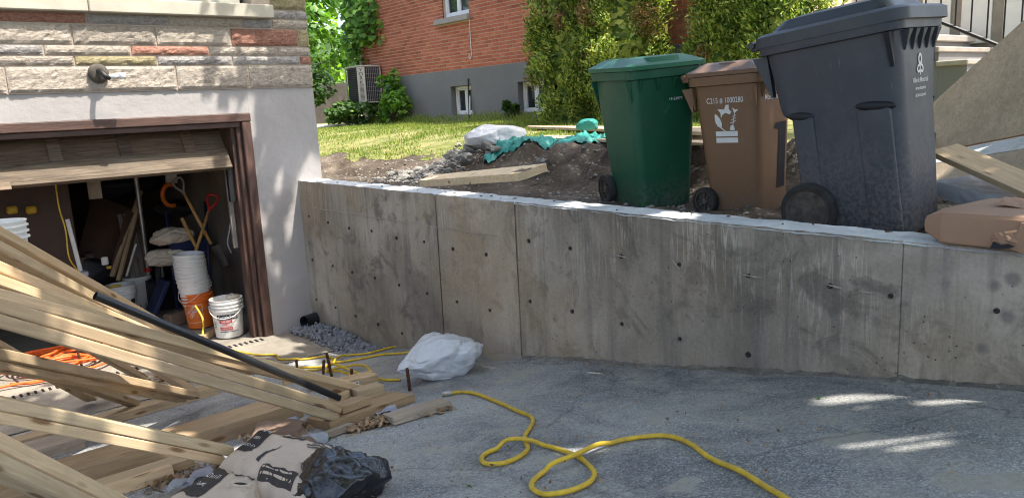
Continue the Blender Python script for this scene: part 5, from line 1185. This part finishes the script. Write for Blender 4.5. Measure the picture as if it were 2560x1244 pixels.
p_ = Vector((5.213, 3.896, 1.400)); o_ = obj('concrete_lump', rock_mesh('concrete_lump', 'rubble', 41, 2, .9, .5), 'rubble', loc=p_+Vector((.25, .18, .06))); o_.scale = (.13, .1, .12); tag(o_, 'jagged grey concrete lump between the green and brown bins', 'rock')

# ---- brown wrapped bundle on the wall end
cb = thing('cardboard_bundle', 'long brown cardboard package lying on the right end of the wall', 'package', (3.42, .3, WT))
secs_ = []
for i in range(26):
    t = i/25; y = 1.03-2.0*t; k = smst(-.02, .05, t); wv = .005*fbm((t*9, 1, 2), 3)
    x0, x1, z0, z1 = -.12-.065*k+wv, .34-.12*(1-k), .006+.04*(1-k), .10+.035*k+wv*.4
    cr = .007*fbm((t*14, 5, 1), 3); secs_.append([(x0, y, z0+.008), (x0+.01, y, z0), (x1-.02, y, z0), (x1, y, z0+.01), (x1, y, z1-.012), (x1-.012, y, z1), ((x0+x1)/2, y+cr, z1+.010+wv+cr*.4), (x0+.012, y, z1-.002), (x0, y, z1-.014), (x0-.006+cr*.5, y+cr, (z0+z1)/2)])
mb = MB(); mb.loft(secs_); obj('wrapper_body', mb, 'card', cb, smooth=R(22))
for (cx, cy, cz, sx, sy, ang) in ((.08, .72, .160, .16, .2, .25), (.20, .60, .165, .10, .16, -.4), (.05, .40, .157, .14, .22, .1)):
    mb = MB(); mb.grid(lambda u, v: (cx+sx*(u-.5), cy+sy*(v-.5), cz-.012+.05*math.sin(ang*3+u*2.4)*v*u+.012*fbm((u*3+cx*9, v*3, 2), 3)), 8, 8); obj('torn_flap', mb, 'card', cb)
mb = MB(); mb.box((-.195, .66, .06), (.012, .05, .11), Matrix.Rotation(.3, 3, 'X'), bev=.003); obj('crushed_fold', mb, 'card', cb)
mb = MB(); mb.grid(lambda u, v: (-.192-.016*math.sin(u*3.1)*math.sin(v*3.1)-.008*fbm((u*4, v*5, 3), 3), .66+.10*u, .008+.085*v-.02*u*v), 9, 9); obj('crushed_fold', mb, 'card', cb)
mb = MB(); mb.prism([(0, 0), (.05, .004), (.085, .018), (.06, .026), (.035, .018), (.012, .03)], .002, Matrix.Translation((-.2155, .76, .012)) @ Matrix.Rotation(R(90), 4, 'Z') @ Matrix.Rotation(R(90), 4, 'X') @ Matrix.Rotation(R(180), 4, 'Y')); obj('tear', mb, 'dark', cb)

# ---- stack on the right behind the bins
def slab(name, A, B, w_, h_, mat, label, cat, tilt=0.0, upv=(0, 0, 1)):
    A, B = Vector(A), Vector(B); x = (B-A).normalized(); y = Vector(upv).cross(x).normalized(); z = x.cross(y)
    rt_ = Matrix.Rotation(tilt, 3, x); y = rt_ @ y; z = rt_ @ z
    mb = MB(); mb.box((0, w_/2, 0), ((B-A).length, w_, h_), bev=.002)
    m_ = Matrix((x, y, z)).transposed().to_4x4(); m_.translation = (A+B)/2; return tag(obj(name, mb, mat, mtx=m_), label, cat)
def quad(name, pts, th, mat, label, cat, n_=12):
    q4 = [Vector(p) for p in pts]; nr = (q4[1]-q4[0]).cross(q4[3]-q4[0]).normalized()*th
    mb = MB(); f_ = lambda u, v: q4[0].lerp(q4[1], u).lerp(q4[3].lerp(q4[2], u), v)
    mb.grid(lambda u, v: f_(u, v), n_, n_); mb.grid(lambda u, v: f_(1-u, v)+nr, n_, n_)
    for i in range(4): a_, b_ = q4[i], q4[(i+1) % 4]; mb.add([a_, b_, b_+nr, a_+nr], [(0, 1, 2, 3)])
    return tag(obj(name, mb, mat), label, cat)
quad('plywood_sheet', [(7.038, 2.873, 1.958), (6.276, 1.616, 2.881), (5.628, 1.381, 1.883), (6.555, 2.658, 1.608)], .02, 'plywood', 'big stained plywood sheet leaning behind the black bin', 'plywood')
quad('plywood_sheet', [(6.447, 2.614, 1.604), (5.503, 1.349, 1.875), (5.247, 1.280, 1.810), (6.119, 2.478, 1.559)], .02, 'walltop', 'pale lower sheet edge below the big plywood sheet', 'plywood')
quad('plywood_sheet', [(6.097, 2.468, 1.555), (5.221, 1.274, 1.805), (4.945, 1.180, 1.458), (5.776, 2.330, 1.420)], .02, 'plywood', 'brownish plywood sheet lowest behind the pale plank', 'plywood')
slab('plank', (4.766, 1.922, 1.749), (4.159, 1.048, 1.517), .17, .035, 'pine2', 'pale planed plank sloping down behind the cardboard package', 'lumber', R(12))
slab('wrapped_bundle', (4.595, 1.821, 1.569), (4.150, 1.042, 1.463), .3, .09, 'wrap', 'flat bundle in clear plastic wrap under the pale plank', 'bundle', R(4))
slab('plank', (4.647, 1.842, 1.563), (4.209, 1.057, 1.448), .26, .06, 'greywood', 'dark board inside the clear plastic wrap', 'lumber', R(4))
# ---- plywood on the bank, tarp, rubble, broken plank
def sheet(pts, z0, th, mat, label, zs=None):
    mb = MB(); mb.prism([(p[0], p[1]) for p in pts], th); tag(obj('plywood_sheet', mb, mat, loc=(0, 0, z0)), label, 'plywood')
a = Vector((7.129, 8.192, 1.830)); b = Vector((5.416, 3.937, 1.830)); sheet([a, b, b+Vector((1.0, .75, 0)), a+Vector((.3, .4, 0))], 1.815, .03, 'plywood', 'upper plywood sheet lying on the earth bank behind the green bin')
a = Vector((5.810, 6.548, 1.770)); b = Vector((5.098, 3.706, 1.770)); sheet([a, b, b+Vector((.9, .6, 0)), a+Vector((.4, .4, 0))], 1.755, .022, 'plywood', 'lower plywood sheet lying on the earth bank behind the green bin')
mb = MB(); a = Vector((4.829, 6.318, 1.669)); b = Vector((5.489, 5.276, 1.764))
def tarpf(u, v):
    p = a.lerp(b, u) + Vector((.62*v, .35*v, 0)) + Vector((-.12, -.06, 0))*fbm((u*5, 2, 2), 4); z = hb(p.x, p.y)+.012+.035*abs(fbm((u*13, v*6, 3), 5))*2.0*smst(0, .3, v+.2) + .06*math.exp(-((u-.75)/.12)**2)*math.exp(-((v-.6)/.3)**2)
    return (p.x, p.y+.05*fbm((u*9, v*5, 7), 3), z)
mb.grid(tarpf, 80, 30); tag(obj('teal_tarp', mb, 'teal', smooth=True), 'crumpled teal tarp under the plywood on the bank', 'tarp')
p = Vector((6.071, 6.011, 1.884)); blob('teal_tarp', p, (.13, .14, .09), 31, 'teal', 'small peak of teal tarp above the plywood beside the green bin', 'tarp', .35, 4)
RBL = [(985,438,.07),(1008,434,.09),(1030,428,.06),(1043,420,.10),(1068,418,.08),(1082,405,.07),(1098,402,.11),(1112,392,.08),(1130,402,.09),(1128,378,.12),(1150,372,.10),(1162,386,.13),(1172,362,.10),(1190,350,.09),(1205,352,.14),(1222,356,.10),(1060,432,.05),(1240,362,.09),(1145,352,.07),(1350,392,.07),(1000,445,.05),(1120,415,.06)]
rbp = [(4.468, 7.489, 1.440),(4.502, 7.346, 1.460),(4.591, 7.303, 1.480),(4.731, 7.411, 1.500),(4.846, 7.380, 1.500),(4.947, 7.410, 1.550),(5.006, 7.365, 1.560),(5.082, 7.357, 1.600),(4.883, 6.936, 1.580),(5.147, 7.316, 1.660),(5.256, 7.291, 1.680),(4.823, 6.610, 1.660),(5.223, 7.071, 1.730),(5.581, 7.405, 1.760),(5.308, 6.931, 1.770),(5.071, 6.505, 1.770),(4.596, 7.070, 1.470),(5.014, 6.312, 1.750),(5.570, 7.758, 1.750),(4.801, 5.393, 1.660),(4.429, 7.300, 1.420),(4.652, 6.687, 1.550)]
rmes = [rock_mesh('concrete_chunk', 'rubble', 50+k, 2, .62, .6) for k in range(5)]
for k, (r_, p) in enumerate(zip(RBL, rbp)):
    x, y = p[0], p[1]; o_ = obj('concrete_chunk', rmes[k % 5], 'rubble', loc=(x, y, max(hb(x, y)+r_[2]*.2, p[2]-.05))); s = r_[2]*random.uniform(.55, .8); o_.scale = (s*1.2, s*.9, s); o_.rotation_euler = (random.uniform(-.5, .5), random.uniform(-.5, .5), random.uniform(0, 6))
    tag(o_, 'grey chunk of broken concrete in the rubble heap by the lawn', 'rubble', 'concrete chunks in the rubble heap')
mb = MB()
for k in range(1500):
    if k < 700: q_ = Vector(rbp[0]).lerp(Vector(rbp[14]), random.random()); x = q_.x+random.gauss(0, .14); y = q_.y+random.gauss(0, .14); s = random.uniform(.008, .035)
    else: x = random.uniform(3.55, 5.6); y = random.uniform(1.2, 8.5); s = random.uniform(.006, .022)
    me = rmes[k % 5] if s > .025 else gme[k % 4]; mb.add([v.co for v in me.vertices], [tuple(f_.vertices) for f_ in me.polygons], Matrix.Translation((x, y, hb(x, y)+s*.3)) @ Matrix.Rotation(random.uniform(0, 6), 4, 'Z') @ Matrix.Scale(s, 4))
stuff(obj('loose_stones', mb, 'rubble'), 'small loose stones and crumbs scattered over the bare earth', 'stones')
bp = thing('broken_plank', 'thick pale plank with a splintered end lying behind the wall', 'lumber', (0, 0, 0))
A = Vector((3.815, 5.986, 1.440)); B = Vector((4.021, 4.671, 1.430)); x = (B-A).normalized(); y = Vector((-x.y, x.x, 0)); y = -y if y.x < 0 else y
bp.location = A; L = (B-A).length
mb = MB(); m_ = Matrix((x, y, Vector((0, 0, 1)))).transposed().to_4x4()
mb.add([(0, .02, 0), (L*.93, 0, 0), (L*.96, .06, 0), (L, .27, 0), (0, .20, 0)]+[(0, .02, .065), (L*.93, 0, .065), (L*.96, .06, .065), (L, .27, .065), (0, .20, .065)], [(4, 3, 2, 1, 0), (5, 6, 7, 8, 9), (0, 1, 6, 5), (1, 2, 7, 6), (2, 3, 8, 7), (3, 4, 9, 8), (4, 0, 5, 9)], Matrix.Rotation(R(-5), 4, y) @ Matrix.Rotation(R(11), 4, x) @ m_)
obj('plank', mb, 'pine', bp)
mb = MB()
for k in range(14): u = random.random(); mb.add([(L*(.84+.1*u), .03+.12*random.random(), .067), (L*(.86+.1*u), .04+.12*random.random(), .067), (L*(.93+.05*u), .05+.1*random.random(), .07)], [(0, 1, 2)], Matrix.Rotation(R(-5), 4, y) @ Matrix.Rotation(R(11), 4, x) @ m_)
obj('splinters', mb, 'darkcard', bp)
mb = MB()
# roots hanging out of the bank
for k in range(26):
    y0 = random.uniform(3.2, 6.9); x0 = random.uniform(4.75, 5.3); z0 = hb(x0, y0)
    pt = [Vector((x0, y0, z0+.01))]
    for j in range(4): q_ = pt[-1]+Vector((-.05, random.uniform(-.07, .07), 0)); q_.z = hb(q_.x, q_.y)+random.uniform(.005, .03); pt.append(q_)
    mb.tube(smooth_path(pt, 3), .003, 4)
stuff(obj('roots', mb, 'bark'), 'thin roots hanging out of the cut earth bank', 'roots')
mb = MB()
for k in range(30):
    y0 = random.uniform(.9, 7.0); x0 = WX+random.uniform(.03, .23); a_ = random.uniform(0, 6); s = random.uniform(.008, .03)
    mb.box((x0, y0, WT+.006), (s, s*.35, .006), a_)
stuff(obj('wall_top_crumbs', mb, 'bark'), 'twigs and crumbs lying on top of the concrete wall', 'debris')

# ---- air conditioner on the brick house
ac = thing('air_conditioner', 'outdoor air conditioner with beige corner strip on the brick house corner', 'air conditioner', (9.120, 16.435, 2.388))
mb = MB(); mb.box((.26, .37, .41), (.47, .70, .80), bev=.01); obj('coil', mb, 'darkgrille', ac)
mb = MB(); mb.box((.26, .37, .835), (.54, .78, .04), bev=.01); obj('top_cover', mb, 'acgrey', ac)
mb = MB(); mb.box((.26, .37, -.005), (.54, .78, .03), bev=.008); obj('base_pan', mb, 'acgrey', ac)
mb = MB(); mb.box((-.0, .0, .41), (.19, .02, .80), R(-45), bev=.004); cp = obj('corner_panel', mb, 'acgrey', ac)
for x_, y_ in ((.51, .0), (.0, .74), (.51, .74)): mb = MB(); mb.box((x_, y_, .41), (.03, .03, .80)); obj('corner_post', mb, 'acgrey', ac)
wires = MB()
for k in range(9): wires.box((.10+.05*k, -.005, .41), (.006, .006, .8))
for k in range(8): wires.box((.29, -.005, .06+.10*k), (.46, .005, .005))
obj('wire_guard', wires, 'acgrey', ac)
louv = MB()
for k in range(18): louv.box((-.004, .40, .04+.044*k), (.012, .64, .005))
obj('louvre', louv, 'corr', ac)
fx = Vector((1, -1, 0)).normalized()
def acf(x, y): p_ = fx*x + Vector((-.0085, -.0085, y)); return (p_.x, p_.y, p_.z)
for k, ch in enumerate('YORK'): decal('lettering', text2d(ch, .115, 1.15), lambda x, y, k=k: acf(x, .745-.095*k+y), 'blackprint', cp)
for k in range(14): decal('vent_slit', rect2d(0, .40-.027*k, .10, .012), acf, 'dark', cp)
for yy in (.1, .62): mb = MB(); mb.box((.28, yy, -.04), (.6, .04, .03)); mb.tube([(.05, yy, -.05), (.5, yy, -.35)], .015, 5); obj('bracket', mb, 'iron', ac)
mb = MB(); mb.tube(smooth_path([(.2, .2, -.02), (.1, .15, -.2), (.12, .1, -.38), (-.1, .1, -.5), (-.4, .5, -.52), (-.9, .9, -.52)], 5), .045, 8); obj('insulated_line', mb, 'print', ac)
sk = thing('leaning_rod', 'thin black and white rod leaning at the basement window', 'rod', (9.58, 12.9, 1.88))
mb = MB(); mb.tube([(0, 0, 0), (.06, .04, .85)], .016, 7); obj('rod', mb, 'iron', sk)
mb = MB(); mb.tube([(.0, -.03, .12), (.03, -.02, .5)], .012, 6); obj('sleeve', mb, 'vinyl', sk)

# ---- buckets
def bucket(name, label, loc, mat, r_=.15, h_=.38, group=None, handle=True, rot=0.0, hdrop=.11, tilt=(0, 0)):
    t = thing(name, label, 'bucket', loc, (tilt[0], tilt[1], rot), group); rb = r_*.86
    def rad(z): return rb+(r_-rb)*z/h_
    pr = [(rb-.012, 0), (rb, .008)] + [(rad(z), z) for z in (.1, .2, h_-.115)]
    for z in (h_-.11, h_-.075, h_-.04): pr += [(rad(z), z), (r_+.010, z+.004), (r_+.010, z+.012), (rad(z+.016), z+.016)]
    pr += [(r_+.002, h_-.008), (r_+.006, h_), (r_-.006, h_), (rb-.008, .02)]
    mb = MB(); mb.lathe(pr, 36, cap0=True); mb.lathe([(rb-.008, .02), (0, .02)], 36); obj('body', mb, mat, t, smooth=R(35))
    if handle:
        mb = MB(); pts = []
        for k in range(15): a = math.pi*k/14; pts.append((r_*1.06*math.cos(a), -.02-(r_+.01)*math.sin(a)*1.02, h_-.06-hdrop*math.sin(a)))
        mb.tube(pts, .0035, 5); obj('handle', mb, 'steel' if mat != 'bucket' else 'whitepaint', t)
    return t, rad
def cyl(rad, a0, z0): return lambda x, y: ((rad(z0+y)+.003)*math.sin(a0+x/.15), -(rad(z0+y)+.003)*math.cos(a0+x/.15), z0+y)
bk, rad = bucket('white_bucket', 'white plastic bucket with black and red printed label by the garage door jamb', (2.52, 7.66, -.005), 'bucket', .155, .39, rot=R(-30))
dk = decal('label_band', rect2d(0, 0, .21, .05, 14, 1), cyl(rad, .15, .225), 'blackprint', bk)
decal('lettering', text2d('CertainTeed', .042, .85), lambda x, y: tuple(Vector(cyl(rad, .15, .225)(x, y))*1.0 + Vector((.002*math.sin(.15+x/.15), -.002*math.cos(.15+x/.15), 0))), 'print', dk)
for s, z0, sz in (('THE BEST', .178, .026), ('LABEL', .143, .036), ('IN THE INDUSTRY', .108, .019)):
    if s != 'LABEL': decal('red_block', rect2d(-.02, 0, .13, .03, 8, 1), cyl(rad, .15, z0), 'redprint', bk)
    decal('lettering', text2d(s, sz, .9), lambda x, y, z0=z0: tuple(Vector(cyl(rad, .15, z0)(x-.02, y)) + Vector((.002*math.sin(.15), -.002*math.cos(.15), 0))), 'print' if s != 'LABEL' else 'redprint', bk)
decal('print_line', rect2d(.01, 0, .2, .006, 14, 1), cyl(rad, .15, .075), 'blackprint', bk)
for k in range(5): decal('print_line', rect2d(-.15, .17-.016*k, .05, .005, 3, 1), cyl(rad, .15, 0), 'blackprint', bk)
blob('work_glove', (2.60, 7.70, .375), (.07, .05, .035), 44, 'sack', 'dusty work glove hanging on the rim of the labelled bucket', 'glove', .4, 3)
sk0 = Vector((2.44, 8.28, -.008))
ob, rado = bucket('orange_bucket', 'orange bucket at the bottom of the bucket stack', sk0, 'bucketorange', .155, .38, rot=R(-20), handle=True, tilt=(0, R(-2)))
def orf(x, y): a = R(45); return cyl(rado, -.35, .19)(x*math.cos(a)-y*math.sin(a), x*math.sin(a)+y*math.cos(a))
for (cx, cy, w_, h_) in ((0, .095, .19, .004), (0, -.095, .19, .004), (-.095, 0, .004, .19), (.095, 0, .004, .19)): decal('logo_frame', rect2d(cx, cy, w_, h_, 8 if w_ > .01 else 1, 8 if h_ > .01 else 1), cyl(rado, -.35, .17), 'print', ob)
for s, y, sz in (('THE HOME', .035, .034), ('DEPOT', -.01, .052)): decal('lettering', text2d(s, sz, .85), lambda x, yy, y=y: orf(x, y+yy), 'print', ob)
for k in range(7):
    z = .125+.046*(k+1)
    bucket('white_bucket', ['lowest white bucket, nested directly in the orange one', 'second white bucket up in the nested stack', 'third white bucket up in the nested stack', 'fourth white bucket up in the nested stack', 'fifth white bucket up in the nested stack', 'second white bucket from the top of the stack', 'topmost white bucket of the stack in the garage'][k], (sk0.x-.008*k-.01, sk0.y+.002*k, z-.03), 'bucket', .152, .37, 'white buckets nested in a stack', k in (0, 3, 6), R(-60+35*k), .16, (0, R(-2.5)))
bk, rad = bucket('white_bucket', 'white bucket with small print beside the corrugated sheet', (1.93, 9.35, -.01), 'bucket', .155, .39, rot=R(-25))
for k in range(3): decal('lettering', rect2d(-.04+.045*k, .17, .022, .022), cyl(rad, .0, 0), 'blackprint', bk)
for k in range(3): decal('print_line', rect2d(0, .14-.018*k, .12-.02*k, .005, 5, 1), cyl(rad, .0, 0), 'blackprint', bk)
decal('label_band', rect2d(.16, .2, .06, .06, 4, 1), cyl(rad, .0, 0), 'blackprint', bk); decal('red_block', rect2d(.16, .13, .06, .07, 4, 1), cyl(rad, .0, 0), 'redprint', bk)
mb = MB(); mb.tube(smooth_path([(1.80, 9.25, .38), (1.84, 9.2, .40), (1.9, 9.22, .39), (1.86, 9.3, .37)], 4), .014, 6); tag(obj('yellow_tool', mb, 'yellow', smooth=True), 'yellow tool handle poking out of the printed white bucket', 'tool')
bucket('white_bucket', 'white bucket behind the printed one, half hidden by the steel sheet', (2.20, 9.75, -.01), 'bucket', .155, .39)
bucket('white_bucket', 'white bucket at the left edge above the lumber', ((0.509, 5.467, 1.229)), 'bucket', .155, .38, handle=False)

# ---- garage contents
def rod(name, A, B, r_, mat, label, cat, seg=8):
    mb = MB(); mb.tube([A, B], r_, seg); return tag(obj(name, mb, mat, smooth=R(40)), label, cat)
pl = thing('steel_pole', 'silver steel prop with a red collar in the garage', 'pole', (2.32, 9.7, -.01))
mb = MB(); mb.tube([(0, 0, 0), (.02, 0, 2.36)], .028, 14); obj('tube', mb, 'steel', pl, smooth=R(40))
mb = MB(); mb.lathe([(.032, .0), (.045, .005), (.045, .04), (.032, .05)], 16, Matrix.Translation((.004, 0, .42))); obj('collar', mb, 'redplastic', pl, smooth=R(40))
mb = MB(); mb.tube([(-.2, -.12, .012), (.06, -.05, .012)], .008, 6); obj('foot_bar', mb, 'whitepaint', pl)
mb = MB(); a = Vector((2.13, 9.62, 0)); 
def corr(u, v): return (a.x+.21*u-.02*v, a.y+.02*math.sin(u*22)+.25*v, -.01+1.12*v)
mb.grid(corr, 30, 6); mb.grid(lambda u, v: tuple(Vector(corr(1-u, v))+Vector((0, .006, 0))), 30, 6); tag(obj('corrugated_sheet', mb, 'corr', smooth=True), 'narrow upright corrugated steel sheet beside the pole', 'metal sheet')
def lean(name, A, B, w_, h_, mat, label, cat, tilt=0.0): return slab(name, A, B, w_, h_, mat, label, cat, tilt)
lean('leaning_stick', (1.876, 9.300, 0.492), (2.435, 9.900, 1.348), .05, .03, 'pine2', 'tall brown stick leaning highest beside the corrugated sheet', 'lumber')
lean('leaning_stick', (1.905, 9.200, 0.455), (2.322, 9.700, 1.173), .04, .03, 'pine2', 'brown stick leaning just behind the tall one', 'lumber')
lean('hardboard_strip', (2.002, 9.400, 0.455), (2.339, 9.750, 1.072), .18, .012, 'darkboard', 'narrow brown panel with pale edge leaning behind the sticks', 'panel', R(60))
lean('leaning_stick', (2.005, 9.300, 0.469), (2.196, 9.500, 0.784), .02, .015, 'whitepaint', 'short white strip leaning between the sticks and the sheet', 'lumber')
mb = MB(); q4 = [Vector((1.994, 10.400, 1.339)), Vector((2.411, 10.100, 1.084)), Vector((2.070, 9.600, 0.415)), Vector((1.561, 9.900, 0.464))]; nrm = (q4[1]-q4[0]).cross(q4[3]-q4[0]).normalized()*.015
mb.add(q4+[q_+nrm for q_ in q4], [(0, 1, 2, 3), (7, 6, 5, 4), (0, 4, 5, 1), (1, 5, 6, 2), (2, 6, 7, 3), (3, 7, 4, 0)]); tag(obj('hardboard_sheet', mb, 'darkboard'), 'large dark brown board leaning against the back of the garage', 'panel')
mb = MB(); mb.box((0, 0, .6), (.95, .03, 1.9)); tag(obj('hardboard_sheet', mb, 'darkboard', loc=(1.132, 9.600, 0.803)), 'dark brown door panel at the left inside the garage', 'panel')
for c, r_, sd_, lb in (((2.283, 10.300, 1.406), (.55, .2, .16), 61, 'black bag lying along the top of the stacked junk'), ((3.310, 10.400, 1.270), (.28, .2, .36), 62, 'tall black bundle at the back behind the shovels'), ((2.823, 10.200, 1.077), (.25, .2, .12), 63, 'dark grey bundle above the cream sacks'), ((1.756, 9.600, 0.517), (.20, .14, .17), 64, 'dark navy bag beside the white bucket')):
    blob('dark_bag', c, r_, sd_, 'dark' if sd_ != 63 else 'rubber', lb, 'bag', .3, 4, False)
for k, (pz, rx_, lb) in enumerate((((2.498, 9.200, 0.863), 0, 'upper cream sack of the pile in the garage'), ((2.453, 9.200, 0.637), 1, 'lower cream sack of the pile in the garage'))):
    blob('cream_sack', pz, (.25, .17, .12), 70+k, 'sack', lb, 'sack', 1.5, 5, False, planes=60, shape=lambda q: Vector((q.x*(1+.35*min(1, abs(q.y)/.15)*min(1, abs(q.x)/.2)), q.y, q.z*(1+.3*min(1, abs(q.x)/.2)))))
mb = MB(); c_ = Vector((2.504, 9.400, 0.365)); mb.box((c_.x, c_.y+.1, .16), (.5, .3, .33)); tag(obj('junk_crate', mb, 'dark'), 'dark crate under the cream sacks', 'crate')
wh_ = thing('bicycle_wheel', 'dusty bicycle wheel standing beside the steel pole', 'wheel', (2.419, 9.550, 0.359), (R(90), 0, R(70)))
mb = MB(); tor = [(.24*math.cos(2*math.pi*k/28), .24*math.sin(2*math.pi*k/28), 0) for k in range(28)]; mb.tube(tor, .032, 8, closed=True); obj('tyre', mb, 'rubber', wh_, smooth=True)
mb = MB(); mb.tube([(p[0]*.87, p[1]*.87, 0) for p in tor], .012, 6, closed=True); obj('rim', mb, 'whitepaint', wh_, smooth=True)
for k in range(8): mb = MB(); a_ = k*math.pi/4; mb.tube([(0, 0, .02), (.21*math.cos(a_), .21*math.sin(a_), 0)], .0025, 4); obj('spoke', mb, 'steel', wh_)
def shovel(label, top, bot, shaft, grip, gw=.05, nm='shovel'):
    A, B = Vector(top), Vector(bot); t = thing(nm, label, 'shovel', tuple(B)); ax = (A-B).normalized(); A = A-B
    mb = MB(); mb.tube([(0, 0, 0), A*.86], .018, 10); obj('shaft', mb, shaft, t, smooth=True)
    side = ax.cross(Vector((.55, .83, 0))).normalized(); g0 = A*.84; mb = MB()
    mb.tube(smooth_path([g0, g0+ax*.06+side*.015, g0+ax*.12+side*gw, g0+ax*.19+side*gw, g0+ax*.20, g0+ax*.19-side*gw, g0+ax*.12-side*gw, g0+ax*.06-side*.015, g0], 4), .014, 8); obj('grip', mb, grip, t, smooth=True)
    mb = MB(); m_ = axes_mtx((0, 0, 0), -ax); mb.grid(lambda u, v: tuple(m_ @ Vector((.03+.26*u, (v-.5)*.2*(1-.35*u**3), .03*(2*v-1)**2))), 8, 8); obj('blade', mb, 'corr', t, smooth=True)
shovel('shovel with grey D-grip and long ash shaft crossing behind the buckets', (2.577, 8.900, 1.448), (2.773, 8.700, 0.782), 'hardwood', 'corr')
shovel('spade with bright red D-grip behind the bucket stack', (2.827, 8.700, 1.236), (2.536, 8.600, 0.674), 'hardwood', 'redplastic')
rod('tool_handle', (2.640, 9.200, 1.049), (2.703, 9.000, 0.714), .02, 'hardwood', 'short wooden tool handle left of the crossed shovels', 'handle')
ms_ = thing('snow_shovel', 'dark maroon snow shovel blade by the garage side wall', 'shovel', (3.245, 9.600, 0.791))
mb = MB(); mb.grid(lambda u, v: (.22*(u-.5), .05*math.sin(u*3), .26*(v-.5)+.1*u), 8, 8); mm_ = pm('maroon_plastic', (.12, .012, .02), (.07, .01, .014), 9, .5); obj('blade', mb, mm_, ms_)
mb = MB(); mb.tube([(0, 0, .1), (-.2, 0, .4)], .014, 6); obj('shaft', mb, 'hardwood', ms_)
ht = thing('hand_truck', 'navy blue hand truck standing behind the bucket stack', 'hand truck', (2.62, 9.0, -.01))
for A, B in (((-.20, .05, .0), (-.13, .25, 1.15)), ((.17, .0, .0), (.30, .2, 1.22))): mb = MB(); mb.tube([A, B], .016, 8); obj('rail', mb, 'blue', ht, smooth=True)
mb = MB(); mb.box((.04, .12, .70), (.40, .02, .20), Matrix.Rotation(.15, 3, 'X')); obj('back_plate', mb, 'blue', ht)
mb = MB(); mb.box((0, .0, .25), (.36, .02, .04)); obj('crossbar', mb, 'blue', ht)
mb = MB(); mb.box((-.30, -.1, .22), (.05, .3, .40), Matrix.Rotation(.5, 3, 'Y'), bev=.01); tag(obj('blue_panel', mb, 'blue', loc=(2.55, 9.2, 0)), 'navy blue panel leaning left of the bucket stack', 'panel')
mb = MB(); mb.tube([(.1*math.cos(a_), 0, .13*math.sin(a_)) for a_ in [R(70+k*22) for k in range(11)]], .026, 7); tag(obj('orange_earmuff_band', mb, 'bucketorange', loc=(2.722, 9.800, 1.274), smooth=True), 'orange curved band hanging near the garage ceiling', 'band')
mb = MB(); mb.box((0, 0, 0), (.12, .1, .12), bev=.01); tag(obj('paper_box', mb, 'print', loc=(2.775, 9.900, 1.468)), 'small white box above the orange band', 'box')
mb = MB(); mb.box((0, 0, 0), (.14, .02, .30)); tag(obj('paper_sack', mb, 'sack', loc=(1.941, 10.000, 1.456)), 'pale printed paper sack at the back under the door', 'sack')
rl = thing('paint_pole', 'whitish paint-spattered pole with a tray at its foot', 'tool', (1.443, 8.600, 0.668))
A = Vector((1.407, 8.700, 1.241))-Vector((1.443, 8.600, 0.668)); mb = MB(); mb.tube([(0, 0, 0), A], .022, 7); obj('pole', mb, 'whitepaint', rl)
mb = MB(); mb.box((-.06, 0, .03), (.22, .16, .05), bev=.01); obj('tray', mb, 'lavender', rl)
for k, (p, s, lb) in enumerate((((1.643, 9.700, 0.593), .16, 'torn brown cardboard piece left of the navy bag'), ((1.812, 10.000, 0.645), .12, 'dark maroon crumpled cloth in the garage junk'))): blob('garage_scrap', p, (s, .1, s*.7), 80+k, 'darkcard' if k == 0 else 'darkboard', lb, 'scrap', .4, 3, False)
mb = MB(); mb.box((0, 0, 0), (.07, .03, .09), bev=.01); tag(obj('white_label_box', mb, 'print', loc=(1.803, 9.300, 0.677)), 'small white box on the navy bag', 'box')
mb = MB(); mb.box((0, 0, 0), (.05, .03, .03), bev=.005); tag(obj('yellow_label_box', mb, 'yellow', loc=(1.829, 9.280, 0.603)), 'small yellow tag under the white box', 'tag')
for k, xx in enumerate(((1.046, 9.500, 1.320), (1.217, 9.500, 1.299))): mb = MB(); mb.box((0, 0, 0), (.10, .02, .08), bev=.015); tag(obj('yellow_clip', mb, 'yellow', loc=xx), ['left of two yellow clips on the dark panel', 'right of two yellow clips on the dark panel'][k], 'clip')
mb = MB(); mb.tube(smooth_path([(0, 0, 0), (-.03, .0, .12), (.02, 0, .3), (.05, 0, .45)], 4), .008, 6); tag(obj('white_cable', mb, 'print', loc=(2.985, 8.7, .65)), 'pale cable hanging on the garage side wall', 'cable')
mb = MB(); mb.box((0, 0, 0), (.26, .07, .05), .6, bev=.004); tag(obj('wood_block', mb, 'pine2', loc=(2.36, 7.78, .02)), 'short wood offcut between the orange and labelled buckets', 'lumber', FG)
mb = MB(); mb.tube(smooth_path([(2.30, 7.95, .3), (2.33, 7.85, .16), (2.25, 7.7, .02), (2.15, 7.68, .015), (2.2, 7.75, .015)], 6), .011, 7); tag(obj('yellow_hose', mb, 'yellow', smooth=True), 'yellow hose end hanging beside the orange bucket', 'hose')
mb = MB(); mb.box((0, 0, 0), (.2, .12, .14), .4, bev=.01); tag(obj('cardboard_scrap', mb, 'darkcard', loc=(2.25, 8.55, .06)), 'brown cardboard piece left of the orange bucket', 'cardboard')
